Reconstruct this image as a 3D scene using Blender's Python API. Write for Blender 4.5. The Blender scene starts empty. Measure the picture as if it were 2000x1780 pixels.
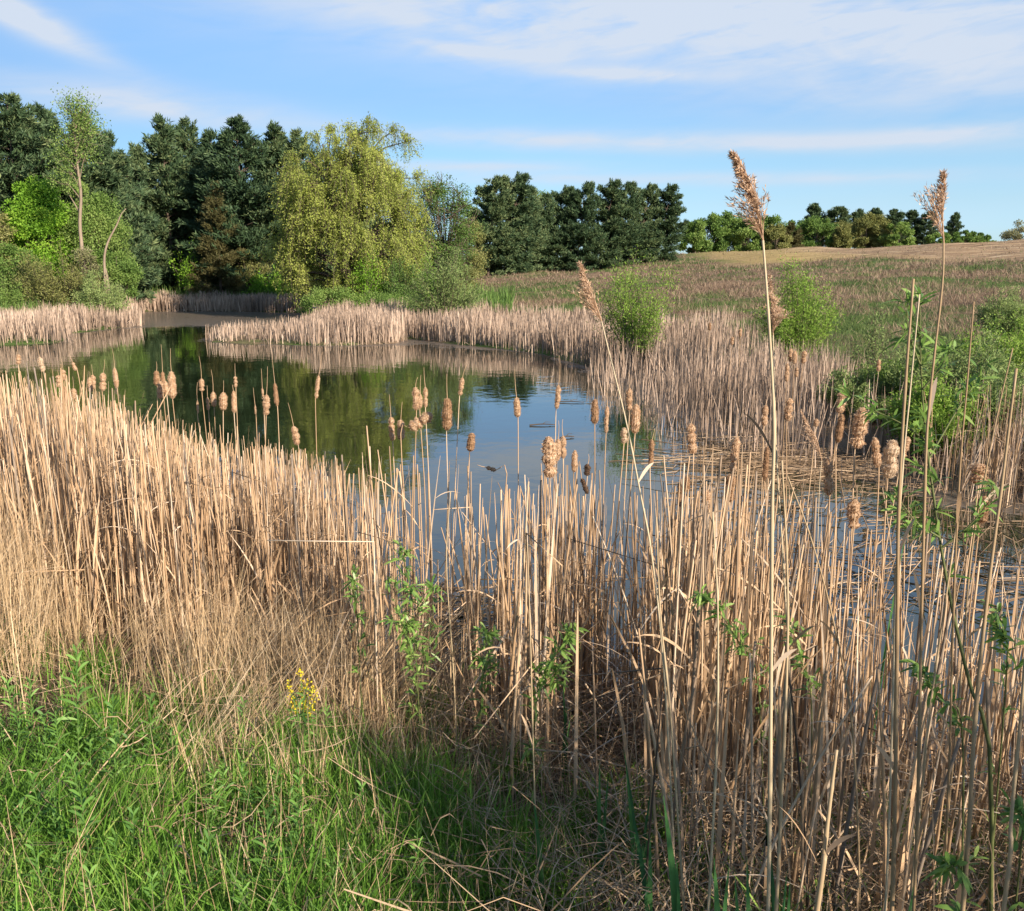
import bpy, math
import numpy as np
from mathutils import Vector

# ------------------------------------------------------------------ camera, sky, sun
scene = bpy.context.scene
COL = scene.collection
EYE = 2.5                      # metres above the water
PITCH = math.radians(11.6)
F = 1800.0                     # focal length in photo pixels (photo 2000 x 1780)
cam_data = bpy.data.cameras.new("camera")
cam_data.sensor_width = 36.0
cam_data.lens = 36.0 * F / 2000.0
cam_data.clip_start = 0.05
cam_data.clip_end = 6000
cam = bpy.data.objects.new("camera", cam_data)
cam.location = (0, 0, EYE)
cam.rotation_euler = (math.pi / 2 - PITCH, 0, 0)
COL.objects.link(cam)
scene.camera = cam

SUN_DIR = np.array([0.70, -0.71])            # horizontal direction towards the sun
SUN_EL = math.radians(25)
sun_az = math.atan2(SUN_DIR[0], SUN_DIR[1])  # clockwise from +Y
sun_data = bpy.data.lights.new("sun", 'SUN')
sun_data.energy = 4.8
sun_data.angle = math.radians(0.6)
sun_data.color = (1.0, 0.84, 0.68)
sun = bpy.data.objects.new("sun", sun_data)
h = np.linalg.norm(SUN_DIR)
to_sun = Vector((SUN_DIR[0] / h * math.cos(SUN_EL), SUN_DIR[1] / h * math.cos(SUN_EL), math.sin(SUN_EL)))
sun.rotation_euler = to_sun.to_track_quat('Z', 'Y').to_euler()
sun.location = (20, -12, 15)
COL.objects.link(sun)

world = bpy.data.worlds.new("World")
scene.world = world
world.use_nodes = True


class NT:
    """small helper to wire nodes"""
    def __init__(self, tree):
        self.t = tree
        tree.nodes.clear()

    def n(self, kind, **kw):
        nd = self.t.nodes.new(kind)
        for k, v in kw.items():
            setattr(nd, k, v)
        return nd

    def l(self, a, b):
        self.t.links.new(a, b)

    def val(self, sock, v):
        if hasattr(v, 'is_output'):
            self.l(v, sock)
        else:
            sock.default_value = v

    def m(self, op, a, b=0.0, c=0.0, clamp=False):
        nd = self.n('ShaderNodeMath', operation=op, use_clamp=clamp)
        self.val(nd.inputs[0], a)
        self.val(nd.inputs[1], b)
        self.val(nd.inputs[2], c)
        return nd.outputs[0]

    def noise(self, vec, scale, detail=4, rough=.55, dist=0.0):
        nd = self.n('ShaderNodeTexNoise')
        if vec is not None:
            self.l(vec, nd.inputs['Vector'])
        nd.inputs['Scale'].default_value = scale
        nd.inputs['Detail'].default_value = detail
        nd.inputs['Roughness'].default_value = rough
        nd.inputs['Distortion'].default_value = dist
        return nd.outputs['Fac']

    def ramp(self, fac, stops):
        nd = self.n('ShaderNodeValToRGB')
        cr = nd.color_ramp
        while len(cr.elements) < len(stops):
            cr.elements.new(0.5)
        for e, (p, c) in zip(cr.elements, stops):
            e.position = p
            e.color = (*c, 1) if len(c) == 3 else c
        self.l(fac, nd.inputs[0])
        return nd.outputs[0]

    def mix(self, fac, a, b):
        nd = self.n('ShaderNodeMix', data_type='RGBA')
        self.val(nd.inputs[0], fac)
        for s, v in ((nd.inputs[6], a), (nd.inputs[7], b)):
            if hasattr(v, 'is_output'):
                self.l(v, s)
            else:
                s.default_value = (*v, 1)
        return nd.outputs[2]

    def smooth(self, v, lo, hi):
        nd = self.n('ShaderNodeMapRange', interpolation_type='SMOOTHSTEP')
        self.val(nd.inputs[0], v)
        nd.inputs[1].default_value = lo
        nd.inputs[2].default_value = hi
        return nd.outputs[0]


def build_sky():
    g = NT(world.node_tree)
    sky = g.n('ShaderNodeTexSky', sky_type='NISHITA')
    sky.sun_disc = False
    sky.sun_elevation = SUN_EL
    sky.sun_rotation = sun_az
    sky.air_density = 1.0
    sky.dust_density = 0.4
    sky.ozone_density = 2.2
    tc = g.n('ShaderNodeTexCoord').outputs['Generated']
    sep = g.n('ShaderNodeSeparateXYZ')
    g.l(tc, sep.inputs[0])
    x, y, z = sep.outputs
    az = g.m('MULTIPLY', g.m('ARCTAN2', x, y), 57.2958)
    el = g.m('MULTIPLY', g.m('ARCSINE', z), 57.2958)
    # streaky cirrus texture, long across the view
    cv = g.n('ShaderNodeCombineXYZ')
    g.l(g.m('MULTIPLY', az, 0.055), cv.inputs[0])
    g.l(g.m('ADD', g.m('MULTIPLY', el, 0.30), g.m('MULTIPLY', az, 0.02)), cv.inputs[1])
    n1 = g.noise(cv.outputs[0], 1.3, 6, .55, .8)
    cv2 = g.n('ShaderNodeCombineXYZ')
    g.l(g.m('MULTIPLY', az, 0.16), cv2.inputs[0])
    g.l(g.m('ADD', g.m('MULTIPLY', el, 0.75), g.m('MULTIPLY', az, -0.10)), cv2.inputs[1])
    n2 = g.noise(cv2.outputs[0], 1.6, 5, .55, .6)
    tex = g.m('ADD', g.m('MULTIPLY', n1, .62), g.m('MULTIPLY', n2, .38))
    lobes = [  # azimuth, elevation, half width, half height, slope, strength
        (15, 13.8, 19, 3.1, -.02, 1.15), (-3, 14.3, 14, 1.9, -.07, .75), (24, 11.0, 12, 2.4, 0, .6),
        (-28, 13.2, 4.8, .8, -.42, 1.9), (-20.5, 8.7, 8, .9, -.06, 1.0), (-1.5, 12.0, 4.2, .5, -.06, .9),
        (6.8, 10.8, 4.4, .36, -.05, 1.1), (9, 7.1, 18, .55, -.03, 1.15), (26.5, 7.1, 6, .45, .03, .9),
        (-2, 5.8, 7, .34, 0, .85), (10, 5.0, 15, .38, -.01, .9), (26, 9.2, 10, 1.3, 0, .35), (0, 26, 70, 9, 0, 1.1),
        (20, 2, 12, 2.5, 0, .2)]
    cover = None
    for a0, e0, sa, se, sl, st in lobes:
        da = g.m('SUBTRACT', az, a0)
        u = g.m('DIVIDE', da, sa)
        v = g.m('DIVIDE', g.m('SUBTRACT', g.m('SUBTRACT', el, e0), g.m('MULTIPLY', da, sl)), se)
        r2 = g.m('ADD', g.m('MULTIPLY', u, u), g.m('MULTIPLY', v, v))
        w = g.m('MULTIPLY', g.m('POWER', 2.71828, g.m('MULTIPLY', r2, -1.0)), st)
        cover = w if cover is None else g.m('ADD', cover, w)
    dens = g.m('MULTIPLY', cover, g.smooth(tex, .17, .70))
    dens = g.m('MINIMUM', g.m('ADD', g.m('MULTIPLY', dens, .96), .06), .92)
    # the photographed sky is a purer blue than the sky model gives
    tint = g.ramp(g.m('DIVIDE', el, 45.0), [(0, (.48, .70, 1.0)), (.047, (.49, .67, .98)), (.08, (.51, .64, .83)), (.145, (.52, .66, .78)),
                                            (.21, (.56, .69, .83)), (.33, (.70, .87, 1.0)), (.6, (.74, .90, 1.0)), (1.0, (1, 1, 1))])
    across = g.ramp(g.m('ADD', g.m('DIVIDE', az, 120.0), .5), [(0, (.66,) * 3), (.27, (.68, .70, .73)), (.5, (.90, .93, .96)), (.74, (1.08,) * 3), (1, (1.1,) * 3)])
    graded = sky.outputs[0]
    for t_ in (tint, across):
        mm = g.n('ShaderNodeMix', data_type='RGBA', blend_type='MULTIPLY')
        mm.inputs[0].default_value = 1.0
        g.l(graded, mm.inputs[6])
        g.l(t_, mm.inputs[7])
        graded = mm.outputs[2]
    cl = g.mix(dens, graded, SKY_CLOUD)
    bg = g.n('ShaderNodeBackground')
    bg.inputs['Strength'].default_value = SKY_STRENGTH
    g.l(cl, bg.inputs['Color'])
    out = g.n('ShaderNodeOutputWorld')
    g.l(bg.outputs[0], out.inputs[0])


SKY_STRENGTH = 0.088
SKY_CLOUD = (3.3, 3.65, 4.2)
build_sky()

scene.view_settings.view_transform = 'Standard'
scene.view_settings.look = 'None'
scene.view_settings.gamma = 1.0
scene.view_settings.exposure = 1.25
scene.cycles.use_denoising = True
scene.cycles.max_bounces = 8
scene.cycles.transparent_max_bounces = 8
scene.cycles.sample_clamp_indirect = 4.0

# ------------------------------------------------------------------ helpers: pixels to places
SP, CP = math.sin(PITCH), math.cos(PITCH)


def zat(py, Y):
    """height of the point seen at photo row py when it stands at distance Y"""
    yc = (890 - py) / F
    return EYE + Y * (-SP + yc * CP) / (CP + yc * SP)


def xat(px, Y, Z):
    return (px - 1000) / F * (Y * CP - (Z - EYE) * SP)


def at(px, py, Y):
    Z = zat(py, Y)
    return np.array([xat(px, Y, Z), Y, Z])


def on_water(px, py, Z=0.0):
    yc = (890 - py) / F
    Y = (Z - EYE) * (CP + yc * SP) / (-SP + yc * CP)
    return (xat(px, Y, Z), Y)


def to_px(P):
    d = P[:, 1] * CP - (P[:, 2] - EYE) * SP
    u = P[:, 1] * SP + (P[:, 2] - EYE) * CP
    return 1000 + F * P[:, 0] / d, 890 - F * u / d


# ------------------------------------------------------------------ pond outline and terrain
W = on_water
POND = [(-15, 12.6), (-9, 10.6), (-5.4, 8.7), (-3.3, 7.3), (-1.9, 6.3), (-.8, 5.55), (.3, 5.0), (1.2, 4.4), (2.2, 3.85),
        (3.2, 3.4), (5, 3.2), (7, 3.6), (8.5, 5.5), (8, 8), (6.4, 9.6),
        W(1950, 958), W(1800, 905), W(1620, 885), W(1500, 862), W(1400, 825), W(1320, 785), W(1230, 742), W(1130, 712), W(1050, 690),
        W(960, 680), W(840, 668), W(800, 662), W(770, 672), W(640, 676), W(500, 672), W(405, 669), W(402, 662), W(470, 655), W(590, 650), W(640, 632),
        W(600, 612), W(450, 609), W(280, 609), W(262, 618), W(272, 638), W(200, 646), W(140, 652), W(128, 670), W(20, 673),
        W(-60, 682), W(-200, 735), W(-330, 800)]
POND = np.array(POND)


def pond_sd(x, y):
    """signed distance to the shore: positive on land"""
    x = np.asarray(x, float).ravel()
    y = np.asarray(y, float).ravel()
    d2 = np.full(x.shape, 1e18)
    inside = np.zeros(x.shape, bool)
    n = len(POND)
    for i in range(n):
        ax, ay = POND[i]
        bx, by = POND[(i + 1) % n]
        ex, ey = bx - ax, by - ay
        t = np.clip(((x - ax) * ex + (y - ay) * ey) / (ex * ex + ey * ey), 0, 1)
        d2 = np.minimum(d2, (x - ax - t * ex) ** 2 + (y - ay - t * ey) ** 2)
        if ay != by:
            c = ((ay > y) != (by > y)) & (x < (bx - ax) * (y - ay) / (by - ay) + ax)
            inside ^= c
    d = np.sqrt(d2)
    return np.where(inside, -d, d)


def sstep(t):
    t = np.clip(t, 0, 1)
    return t * t * (3 - 2 * t)


def vnoise(x, y, s, seed=0):
    """cheap smooth value noise"""
    xs, ys = np.asarray(x) / s, np.asarray(y) / s
    xi, yi = np.floor(xs), np.floor(ys)
    fx, fy = xs - xi, ys - yi
    fx, fy = fx * fx * (3 - 2 * fx), fy * fy * (3 - 2 * fy)

    def hsh(a, b):
        v = np.sin(a * 127.1 + b * 311.7 + seed * 74.7) * 43758.5453
        return v - np.floor(v)
    return (hsh(xi, yi) * (1 - fx) + hsh(xi + 1, yi) * fx) * (1 - fy) + (hsh(xi, yi + 1) * (1 - fx) + hsh(xi + 1, yi + 1) * fx) * fy


def gz(x, y, sd=None):
    x = np.asarray(x, float)
    y = np.asarray(y, float)
    shp = x.shape
    if sd is None:
        sd = pond_sd(x, y).reshape(shp)
    land = np.maximum(sd, 0)
    near = 0.98 * (1 - np.exp(-land / 2.7))
    w = sstep((x + 45) / 80)
    hill = .22 * (1 - np.exp(-land)) + w * .058 * np.maximum(land - 2, 0)
    hill = hill - np.maximum(y - 112, 0) * .09 * w
    hill = np.minimum(hill, 9)
    hill = np.maximum(hill, .1 * np.minimum(land, 1))
    hill = hill + ((vnoise(x, y, 7, 3) - .5) * .55 + (vnoise(x, y, 2.6, 13) - .5) * .32) * np.minimum(land / 6, 1) * np.minimum(1, 200 / (np.abs(x) + np.abs(y) + 1))
    k = sstep((y - 5.5) / 5.0)
    k = np.maximum(k, sstep((np.abs(x) - 25) / 20))
    z = near * (1 - k) + hill * k
    z = z + (vnoise(x, y, .55, 5) - .5) * .07 * np.minimum(land, 1)
    return np.where(sd < 0, np.maximum(-.6, .35 * sd), z)


# ------------------------------------------------------------------ helpers: meshes
def make_mesh(name, V, polys, rnd=None, smooth=False, attrs=None):
    """V (N,3); polys list of int arrays (M,k); rnd one float per face"""
    me = bpy.data.meshes.new(name)
    V = np.ascontiguousarray(V, np.float32)
    me.vertices.add(len(V))
    me.vertices.foreach_set('co', V.ravel())
    nl = sum(p.size for p in polys)
    npoly = sum(len(p) for p in polys)
    me.loops.add(nl)
    me.polygons.add(npoly)
    me.loops.foreach_set('vertex_index', np.concatenate([p.ravel() for p in polys]).astype(np.int32))
    counts = np.concatenate([np.full(len(p), p.shape[1]) for p in polys])
    starts = np.concatenate([[0], np.cumsum(counts)[:-1]]).astype(np.int32)
    me.polygons.foreach_set('loop_start', starts)
    if smooth:
        me.polygons.foreach_set('use_smooth', np.ones(npoly, bool))
    me.update(calc_edges=True)
    if rnd is not None:
        a = me.attributes.new('rnd', 'FLOAT', 'FACE')
        a.data.foreach_set('value', np.ascontiguousarray(rnd, np.float32))
    for k, v in (attrs or {}).items():
        a = me.attributes.new(k, 'FLOAT', 'POINT')
        a.data.foreach_set('value', np.ascontiguousarray(v, np.float32))
    return me


class Geo:
    """collects pieces into one mesh"""
    def __init__(self):
        self.V, self.Q, self.R, self.n = [], {}, {}, 0

    def add(self, V, polys, rnd):
        V = np.asarray(V).reshape(-1, 3)
        self.V.append(V)
        for p, r in zip(polys, rnd):
            self.Q.setdefault(p.shape[1], []).append(p + self.n)
            self.R.setdefault(p.shape[1], []).append(r)
        self.n += len(V)
        return self

    def ribbon(self, P, Wd, side, rnd):
        N, S, _ = P.shape
        s = side if side.ndim == 3 else side[:, None, :]
        off = s * Wd[..., None] * .5
        V = np.stack([P - off, P + off], 2)           # N,S,2,3
        i = (np.arange(N)[:, None] * S + np.arange(S - 1)[None]) * 2
        q = np.stack([i, i + 1, i + 3, i + 2], -1).reshape(-1, 4)
        return self.add(V, [q], [np.repeat(rnd, S - 1)])

    def tube(self, P, R, rnd, k=4, cap=True):
        N, S, _ = P.shape
        T = np.gradient(P, axis=1)
        T /= np.linalg.norm(T, axis=2, keepdims=True) + 1e-9
        ref = np.where(np.abs(T[:, :1, :1]) > .75, [[[0, 1., 0]]], [[[1., 0, 0]]])
        ref = np.broadcast_to(ref, T.shape)
        n1 = np.cross(T, ref)
        n1 /= np.linalg.norm(n1, axis=2, keepdims=True) + 1e-9
        n2 = np.cross(T, n1)
        a = np.arange(k) / k * 2 * np.pi
        V = P[:, :, None] + R[..., None, None] * (np.cos(a)[None, None, :, None] * n1[:, :, None] + np.sin(a)[None, None, :, None] * n2[:, :, None])
        b = (np.arange(N)[:, None, None] * S + np.arange(S - 1)[None, :, None]) * k
        j = np.arange(k)[None, None]
        j2 = (j + 1) % k
        q = np.stack([b + j, b + j2, b + k + j2, b + k + j], -1).reshape(-1, 4)
        polys, r = [q], [np.repeat(rnd, (S - 1) * k)]
        if cap:
            top = (np.arange(N)[:, None] * S + S - 1) * k + np.arange(k)[None]
            polys.append(top)
            r.append(rnd)
        return self.add(V, polys, r)

    def leaf(self, B, D, L, Wd, rnd, rng, fold=.12):
        N = len(B)
        r = rng.normal(size=(N, 3))
        s = np.cross(D, r)
        s /= np.linalg.norm(s, axis=1, keepdims=True) + 1e-9
        nn = np.cross(s, D)
        L = np.broadcast_to(L, (N,))[:, None]
        Wd = np.broadcast_to(Wd, (N,))[:, None]
        mid = B + D * L * .45
        V = np.stack([B, mid + s * Wd / 2 + nn * Wd * fold, B + D * L, mid - s * Wd / 2 + nn * Wd * fold], 1)
        q = (np.arange(N) * 4)[:, None] + np.arange(4)[None]
        return self.add(V, [q], [rnd])

    def blade_leaf(self, B, D, L, Wd, droop, rnd, rng, S=4):
        """lance shaped curved leaves"""
        N = len(B)
        t = np.linspace(0, 1, S + 1)
        L = np.broadcast_to(L, (N,))
        P = B[:, None] + D[:, None] * (L[:, None] * t)[..., None]
        P[..., 2] -= droop * L[:, None] * t ** 2
        prof = np.sin(np.pi * np.clip(t * .9 + .06, 0, 1)) ** .8
        prof[-1] = .04
        s = np.cross(D, np.array([0, 0, 1.]) + rng.normal(size=(N, 3)) * .5)
        s /= np.linalg.norm(s, axis=1, keepdims=True) + 1e-9
        return self.ribbon(P, np.broadcast_to(Wd, (N,))[:, None] * prof[None], s, rnd)

    def obj(self, name, mat, parent=None, smooth=False):
        Q, R = [], []
        for k in self.Q:
            Q.append(np.concatenate(self.Q[k]))
            R.append(np.concatenate(self.R[k]))
        me = make_mesh(name, np.concatenate(self.V), Q, np.concatenate(R), smooth)
        return link(name, me, mat, parent)


def link(name, me, mat, parent=None):
    o = bpy.data.objects.new(name, me)
    COL.objects.link(o)
    if mat is not None and not me.materials:
        me.materials.append(mat)
    if parent is not None:
        o.parent = parent
    return o


def tag(o, label, cat=None, group=None, kind=None):
    o['label'] = label
    if cat:
        o['category'] = cat
    if group:
        o['group'] = group
    if kind:
        o['kind'] = kind
    return o


def thing(name, label, cat, loc=(0, 0, 0), group=None, rz=0.0):
    o = bpy.data.objects.new(name, None)
    COL.objects.link(o)
    o.location = [float(v) for v in loc]
    o.rotation_euler = (0, 0, rz)
    o.empty_display_size = .2
    return tag(o, label, cat, group)


def copy_thing(src, label, loc, rz=0.0, scale=(1, 1, 1), group=None, tilt=(0, 0)):
    r = src.copy()
    COL.objects.link(r)
    r.location = [float(v) for v in loc]
    r.rotation_euler = (tilt[0], tilt[1], rz)
    r.scale = scale
    r['label'] = label
    if group:
        r['group'] = group
    for ch in src.children:
        c = ch.copy()
        COL.objects.link(c)
        c.parent = r
    return r


def unit(v):
    v = np.asarray(v, float)
    return v / (np.linalg.norm(v, axis=-1, keepdims=True) + 1e-9)


def curve(pts, n=12):
    """smooth polyline through pts (Catmull-Rom), n samples"""
    p = np.asarray(pts, float)
    if len(p) == 2:
        return p[0] + (p[1] - p[0]) * np.linspace(0, 1, n)[:, None]
    q = np.vstack([2 * p[0] - p[1], p, 2 * p[-1] - p[-2]])
    u = np.linspace(0, len(p) - 1 - 1e-6, n)
    i = u.astype(int)
    t = (u - i)[:, None]
    a, b, c, d = q[i], q[i + 1], q[i + 2], q[i + 3]
    return .5 * (2 * b + (c - a) * t + (2 * a - 5 * b + 4 * c - d) * t ** 2 + (3 * b - a - 3 * c + d) * t ** 3)


def stalk_paths(rng, base, H, lean, az, bend=1.5, S=5, kink=0.0, kink_lo=.45):
    N = len(base)
    t = np.linspace(0, 1, S + 1)[None]
    hz = lean[:, None] * H[:, None] * t ** bend
    d = np.stack([np.cos(az), np.sin(az)], 1)
    P = np.empty((N, S + 1, 3))
    P[..., :2] = base[:, None, :2] + hz[..., None] * d[:, None]
    P[..., 2] = base[:, None, 2] + H[:, None] * t * np.sqrt(np.maximum(1 - lean[:, None] ** 2 * .5, .2))
    if kink > 0:
        k = np.where(rng.random(N) < kink)[0]
        ks = rng.integers(int(S * kink_lo), S, len(k))
        a2 = rng.uniform(0, 2 * np.pi, len(k))
        ph = rng.uniform(-.2, 1.2, len(k))
        for s in range(1, S + 1):
            sel = s > ks
            seg = H[k] / S
            stepv = np.stack([np.cos(a2) * np.cos(ph), np.sin(a2) * np.cos(ph), -np.sin(ph)], 1) * seg[:, None]
            P[k[sel], s] = P[k[sel], s - 1] + stepv[sel]
    return P


def hside(rng, N):
    a = rng.uniform(0, np.pi, N)
    return np.stack([np.cos(a), np.sin(a), np.zeros(N)], 1)


# ------------------------------------------------------------------ materials
def plant_mat(name, stops, transl=.3, rough=.65, noise=.0, nscale=1.0, orand=.0, spec=.25):
    mt = bpy.data.materials.new(name)
    mt.use_nodes = True
    g = NT(mt.node_tree)
    a = g.n('ShaderNodeAttribute', attribute_name='rnd').outputs['Fac']
    f = a
    if noise:
        tc = g.n('ShaderNodeTexCoord')
        nz = g.noise(tc.outputs['Object'], nscale, 3)
        f = g.m('ADD', f, g.m('MULTIPLY', g.m('SUBTRACT', nz, .5), noise))
    if orand:
        oi = g.n('ShaderNodeObjectInfo').outputs['Random']
        f = g.m('ADD', f, g.m('MULTIPLY', g.m('SUBTRACT', oi, .5), orand))
    c = g.ramp(f, stops)
    p = g.n('ShaderNodeBsdfPrincipled')
    p.inputs['Roughness'].default_value = rough
    p.inputs['Specular IOR Level'].default_value = spec
    g.l(c, p.inputs['Base Color'])
    out = g.n('ShaderNodeOutputMaterial')
    if transl > 0:
        tr = g.n('ShaderNodeBsdfTranslucent')
        g.l(c, tr.inputs['Color'])
        mx = g.n('ShaderNodeMixShader')
        mx.inputs[0].default_value = transl
        g.l(p.outputs[0], mx.inputs[1])
        g.l(tr.outputs[0], mx.inputs[2])
        g.l(mx.outputs[0], out.inputs[0])
    else:
        g.l(p.outputs[0], out.inputs[0])
    return mt


M = {}
M['straw'] = plant_mat('straw', [(0, (0.09, 0.068, 0.05)), (0.1, (0.25, 0.205, 0.16)), (0.22, (0.31, 0.205, 0.115)), (0.5, (0.46, 0.315, 0.185)), (0.75, (0.56, 0.405, 0.255)), (1, (0.62, 0.51, 0.38))], .22)
M['fine_straw'] = plant_mat('fine_straw', [(0, (0.22, 0.145, 0.08)), (0.35, (0.42, 0.3, 0.165)), (0.7, (0.55, 0.42, 0.26)), (1, (0.62, 0.51, 0.35))], .25, noise=.5, nscale=1.5)
M['far_straw'] = plant_mat('far_straw', [(0, (0.14, 0.105, 0.078)), (0.3, (0.28, 0.21, 0.155)), (0.65, (0.41, 0.31, 0.235)), (1, (0.54, 0.43, 0.33))], .2, noise=.6, nscale=.4)
M['grey_stalk'] = plant_mat('grey_stalk', [(0, (.24, .165, .09)), (.5, (.36, .28, .17)), (1, (.43, .36, .24))], 0, noise=.8, nscale=3.5, orand=.6, rough=.5)
M['fluff'] = plant_mat('fluff', [(0, (.34, .21, .115)), (.35, (.52, .35, .215)), (.7, (.66, .49, .33)), (1, (.74, .59, .43))], .45, rough=.95, noise=.45, nscale=18, spec=.02)
M['dark_fluff'] = plant_mat('dark_fluff', [(0, (.05, .035, .025)), (1, (.14, .09, .06))], .1, rough=.9, noise=.5, nscale=20, spec=.05)
M['plume'] = plant_mat('plume', [(0, (0.3, 0.19, 0.115)), (0.5, (0.54, 0.38, 0.25)), (1, (0.7, 0.54, 0.39))], .35, rough=.8)
M['grass'] = plant_mat('grass', [(0, (0.06, 0.135, 0.02)), (0.4, (0.125, 0.275, 0.035)), (0.75, (0.21, 0.39, 0.06)), (1, (0.34, 0.42, 0.12))], .42, noise=.5, nscale=1.2, rough=.5)
M['weed'] = plant_mat('weed', [(0, (0.07, 0.17, 0.04)), (0.6, (0.13, 0.27, 0.055)), (1, (0.21, 0.37, 0.09))], .4, orand=.5, rough=.5)
M['shoot'] = plant_mat('shoot', [(0, (.035, .11, .04)), (1, (.08, .21, .06))], .35, orand=.5, rough=.4, spec=.4)
M['sapling_leaf'] = plant_mat('sapling_leaf', [(0, (0.09, 0.19, 0.04)), (0.6, (0.19, 0.32, 0.07)), (1, (0.32, 0.45, 0.13))], .42, rough=.4, spec=.4)
M['sapling_stem'] = plant_mat('sapling_stem', [(0, (.06, .07, .022)), (1, (.10, .12, .04))], 0)
M['pine'] = plant_mat('pine_needles', [(0, (0.026, 0.054, 0.025)), (0.45, (0.058, 0.104, 0.045)), (1, (0.165, 0.21, 0.088))], .2, noise=.4, nscale=.6, orand=.4)
M['juniper'] = plant_mat('juniper_needles', [(0, (0.05, 0.055, 0.02)), (0.5, (0.088, 0.084, 0.03)), (1, (0.14, 0.125, 0.05))], .2, noise=.4, nscale=.8)
M['willow'] = plant_mat('willow_leaf', [(0, (.23, .285, .065)), (.5, (.36, .425, .10)), (1, (.49, .53, .15))], .5, noise=.5, nscale=.35, rough=.8, spec=.1)
M['bright_leaf'] = plant_mat('bright_leaf', [(0, (0.1, 0.22, 0.02)), (0.5, (0.18, 0.36, 0.03)), (1, (0.3, 0.46, 0.06))], .45, noise=.5, nscale=.6)
M['mid_leaf'] = plant_mat('mid_leaf', [(0, (0.075, 0.14, 0.035)), (0.5, (0.14, 0.24, 0.05)), (1, (0.24, 0.33, 0.09))], .42, noise=.5, nscale=.6, orand=.5)
M['olive_leaf'] = plant_mat('olive_leaf', [(0, (0.11, 0.13, 0.042)), (0.5, (0.2, 0.215, 0.065)), (1, (0.31, 0.31, 0.12))], .4, noise=.5, nscale=.6, orand=.3)
M['grey_leaf'] = plant_mat('grey_leaf', [(0, (0.12, 0.18, 0.06)), (0.5, (0.21, 0.29, 0.095)), (1, (0.33, 0.41, 0.15))], .4, noise=.4, nscale=.6, orand=.4)
M['spring_leaf'] = plant_mat('spring_leaf', [(0, (.13, .22, .035)), (.5, (.22, .36, .055)), (1, (.34, .47, .10))], .45, noise=.4, nscale=.8, orand=.4)
M['pale_leaf'] = plant_mat('pale_leaf', [(0, (.16, .17, .07)), (1, (.36, .35, .20))], .4, noise=.4, nscale=.8)
M['bark'] = plant_mat('bark', [(0, (.055, .042, .030)), (1, (.14, .11, .085))], 0, noise=.8, nscale=3, rough=.9)
M['dead_bark'] = plant_mat('dead_bark', [(0, (.11, .085, .062)), (1, (.25, .20, .145))], 0, noise=1.0, nscale=2.5, rough=.9)
M['hill_dead'] = plant_mat('hill_dead', [(0, (0.12, 0.08, 0.055)), (0.5, (0.23, 0.165, 0.115)), (1, (0.34, 0.26, 0.175))], .25, noise=.5, nscale=.12)
M['hill_green'] = plant_mat('hill_green', [(0, (0.05, 0.085, 0.028)), (0.6, (0.095, 0.15, 0.042)), (1, (0.18, 0.24, 0.07))], .35, noise=.5, nscale=.12)
M['yellow'] = plant_mat('yellow_petal', [(0, (.55, .42, .02)), (1, (.78, .62, .03))], .3)
M['litter'] = plant_mat('litter', [(0, (.14, .095, .055)), (.5, (.30, .215, .135)), (1, (.47, .36, .24))], .12, noise=.4, nscale=2)
M['bird'] = plant_mat('bird_feathers', [(0, (.012, .012, .014)), (1, (.03, .03, .033))], 0)


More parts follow.
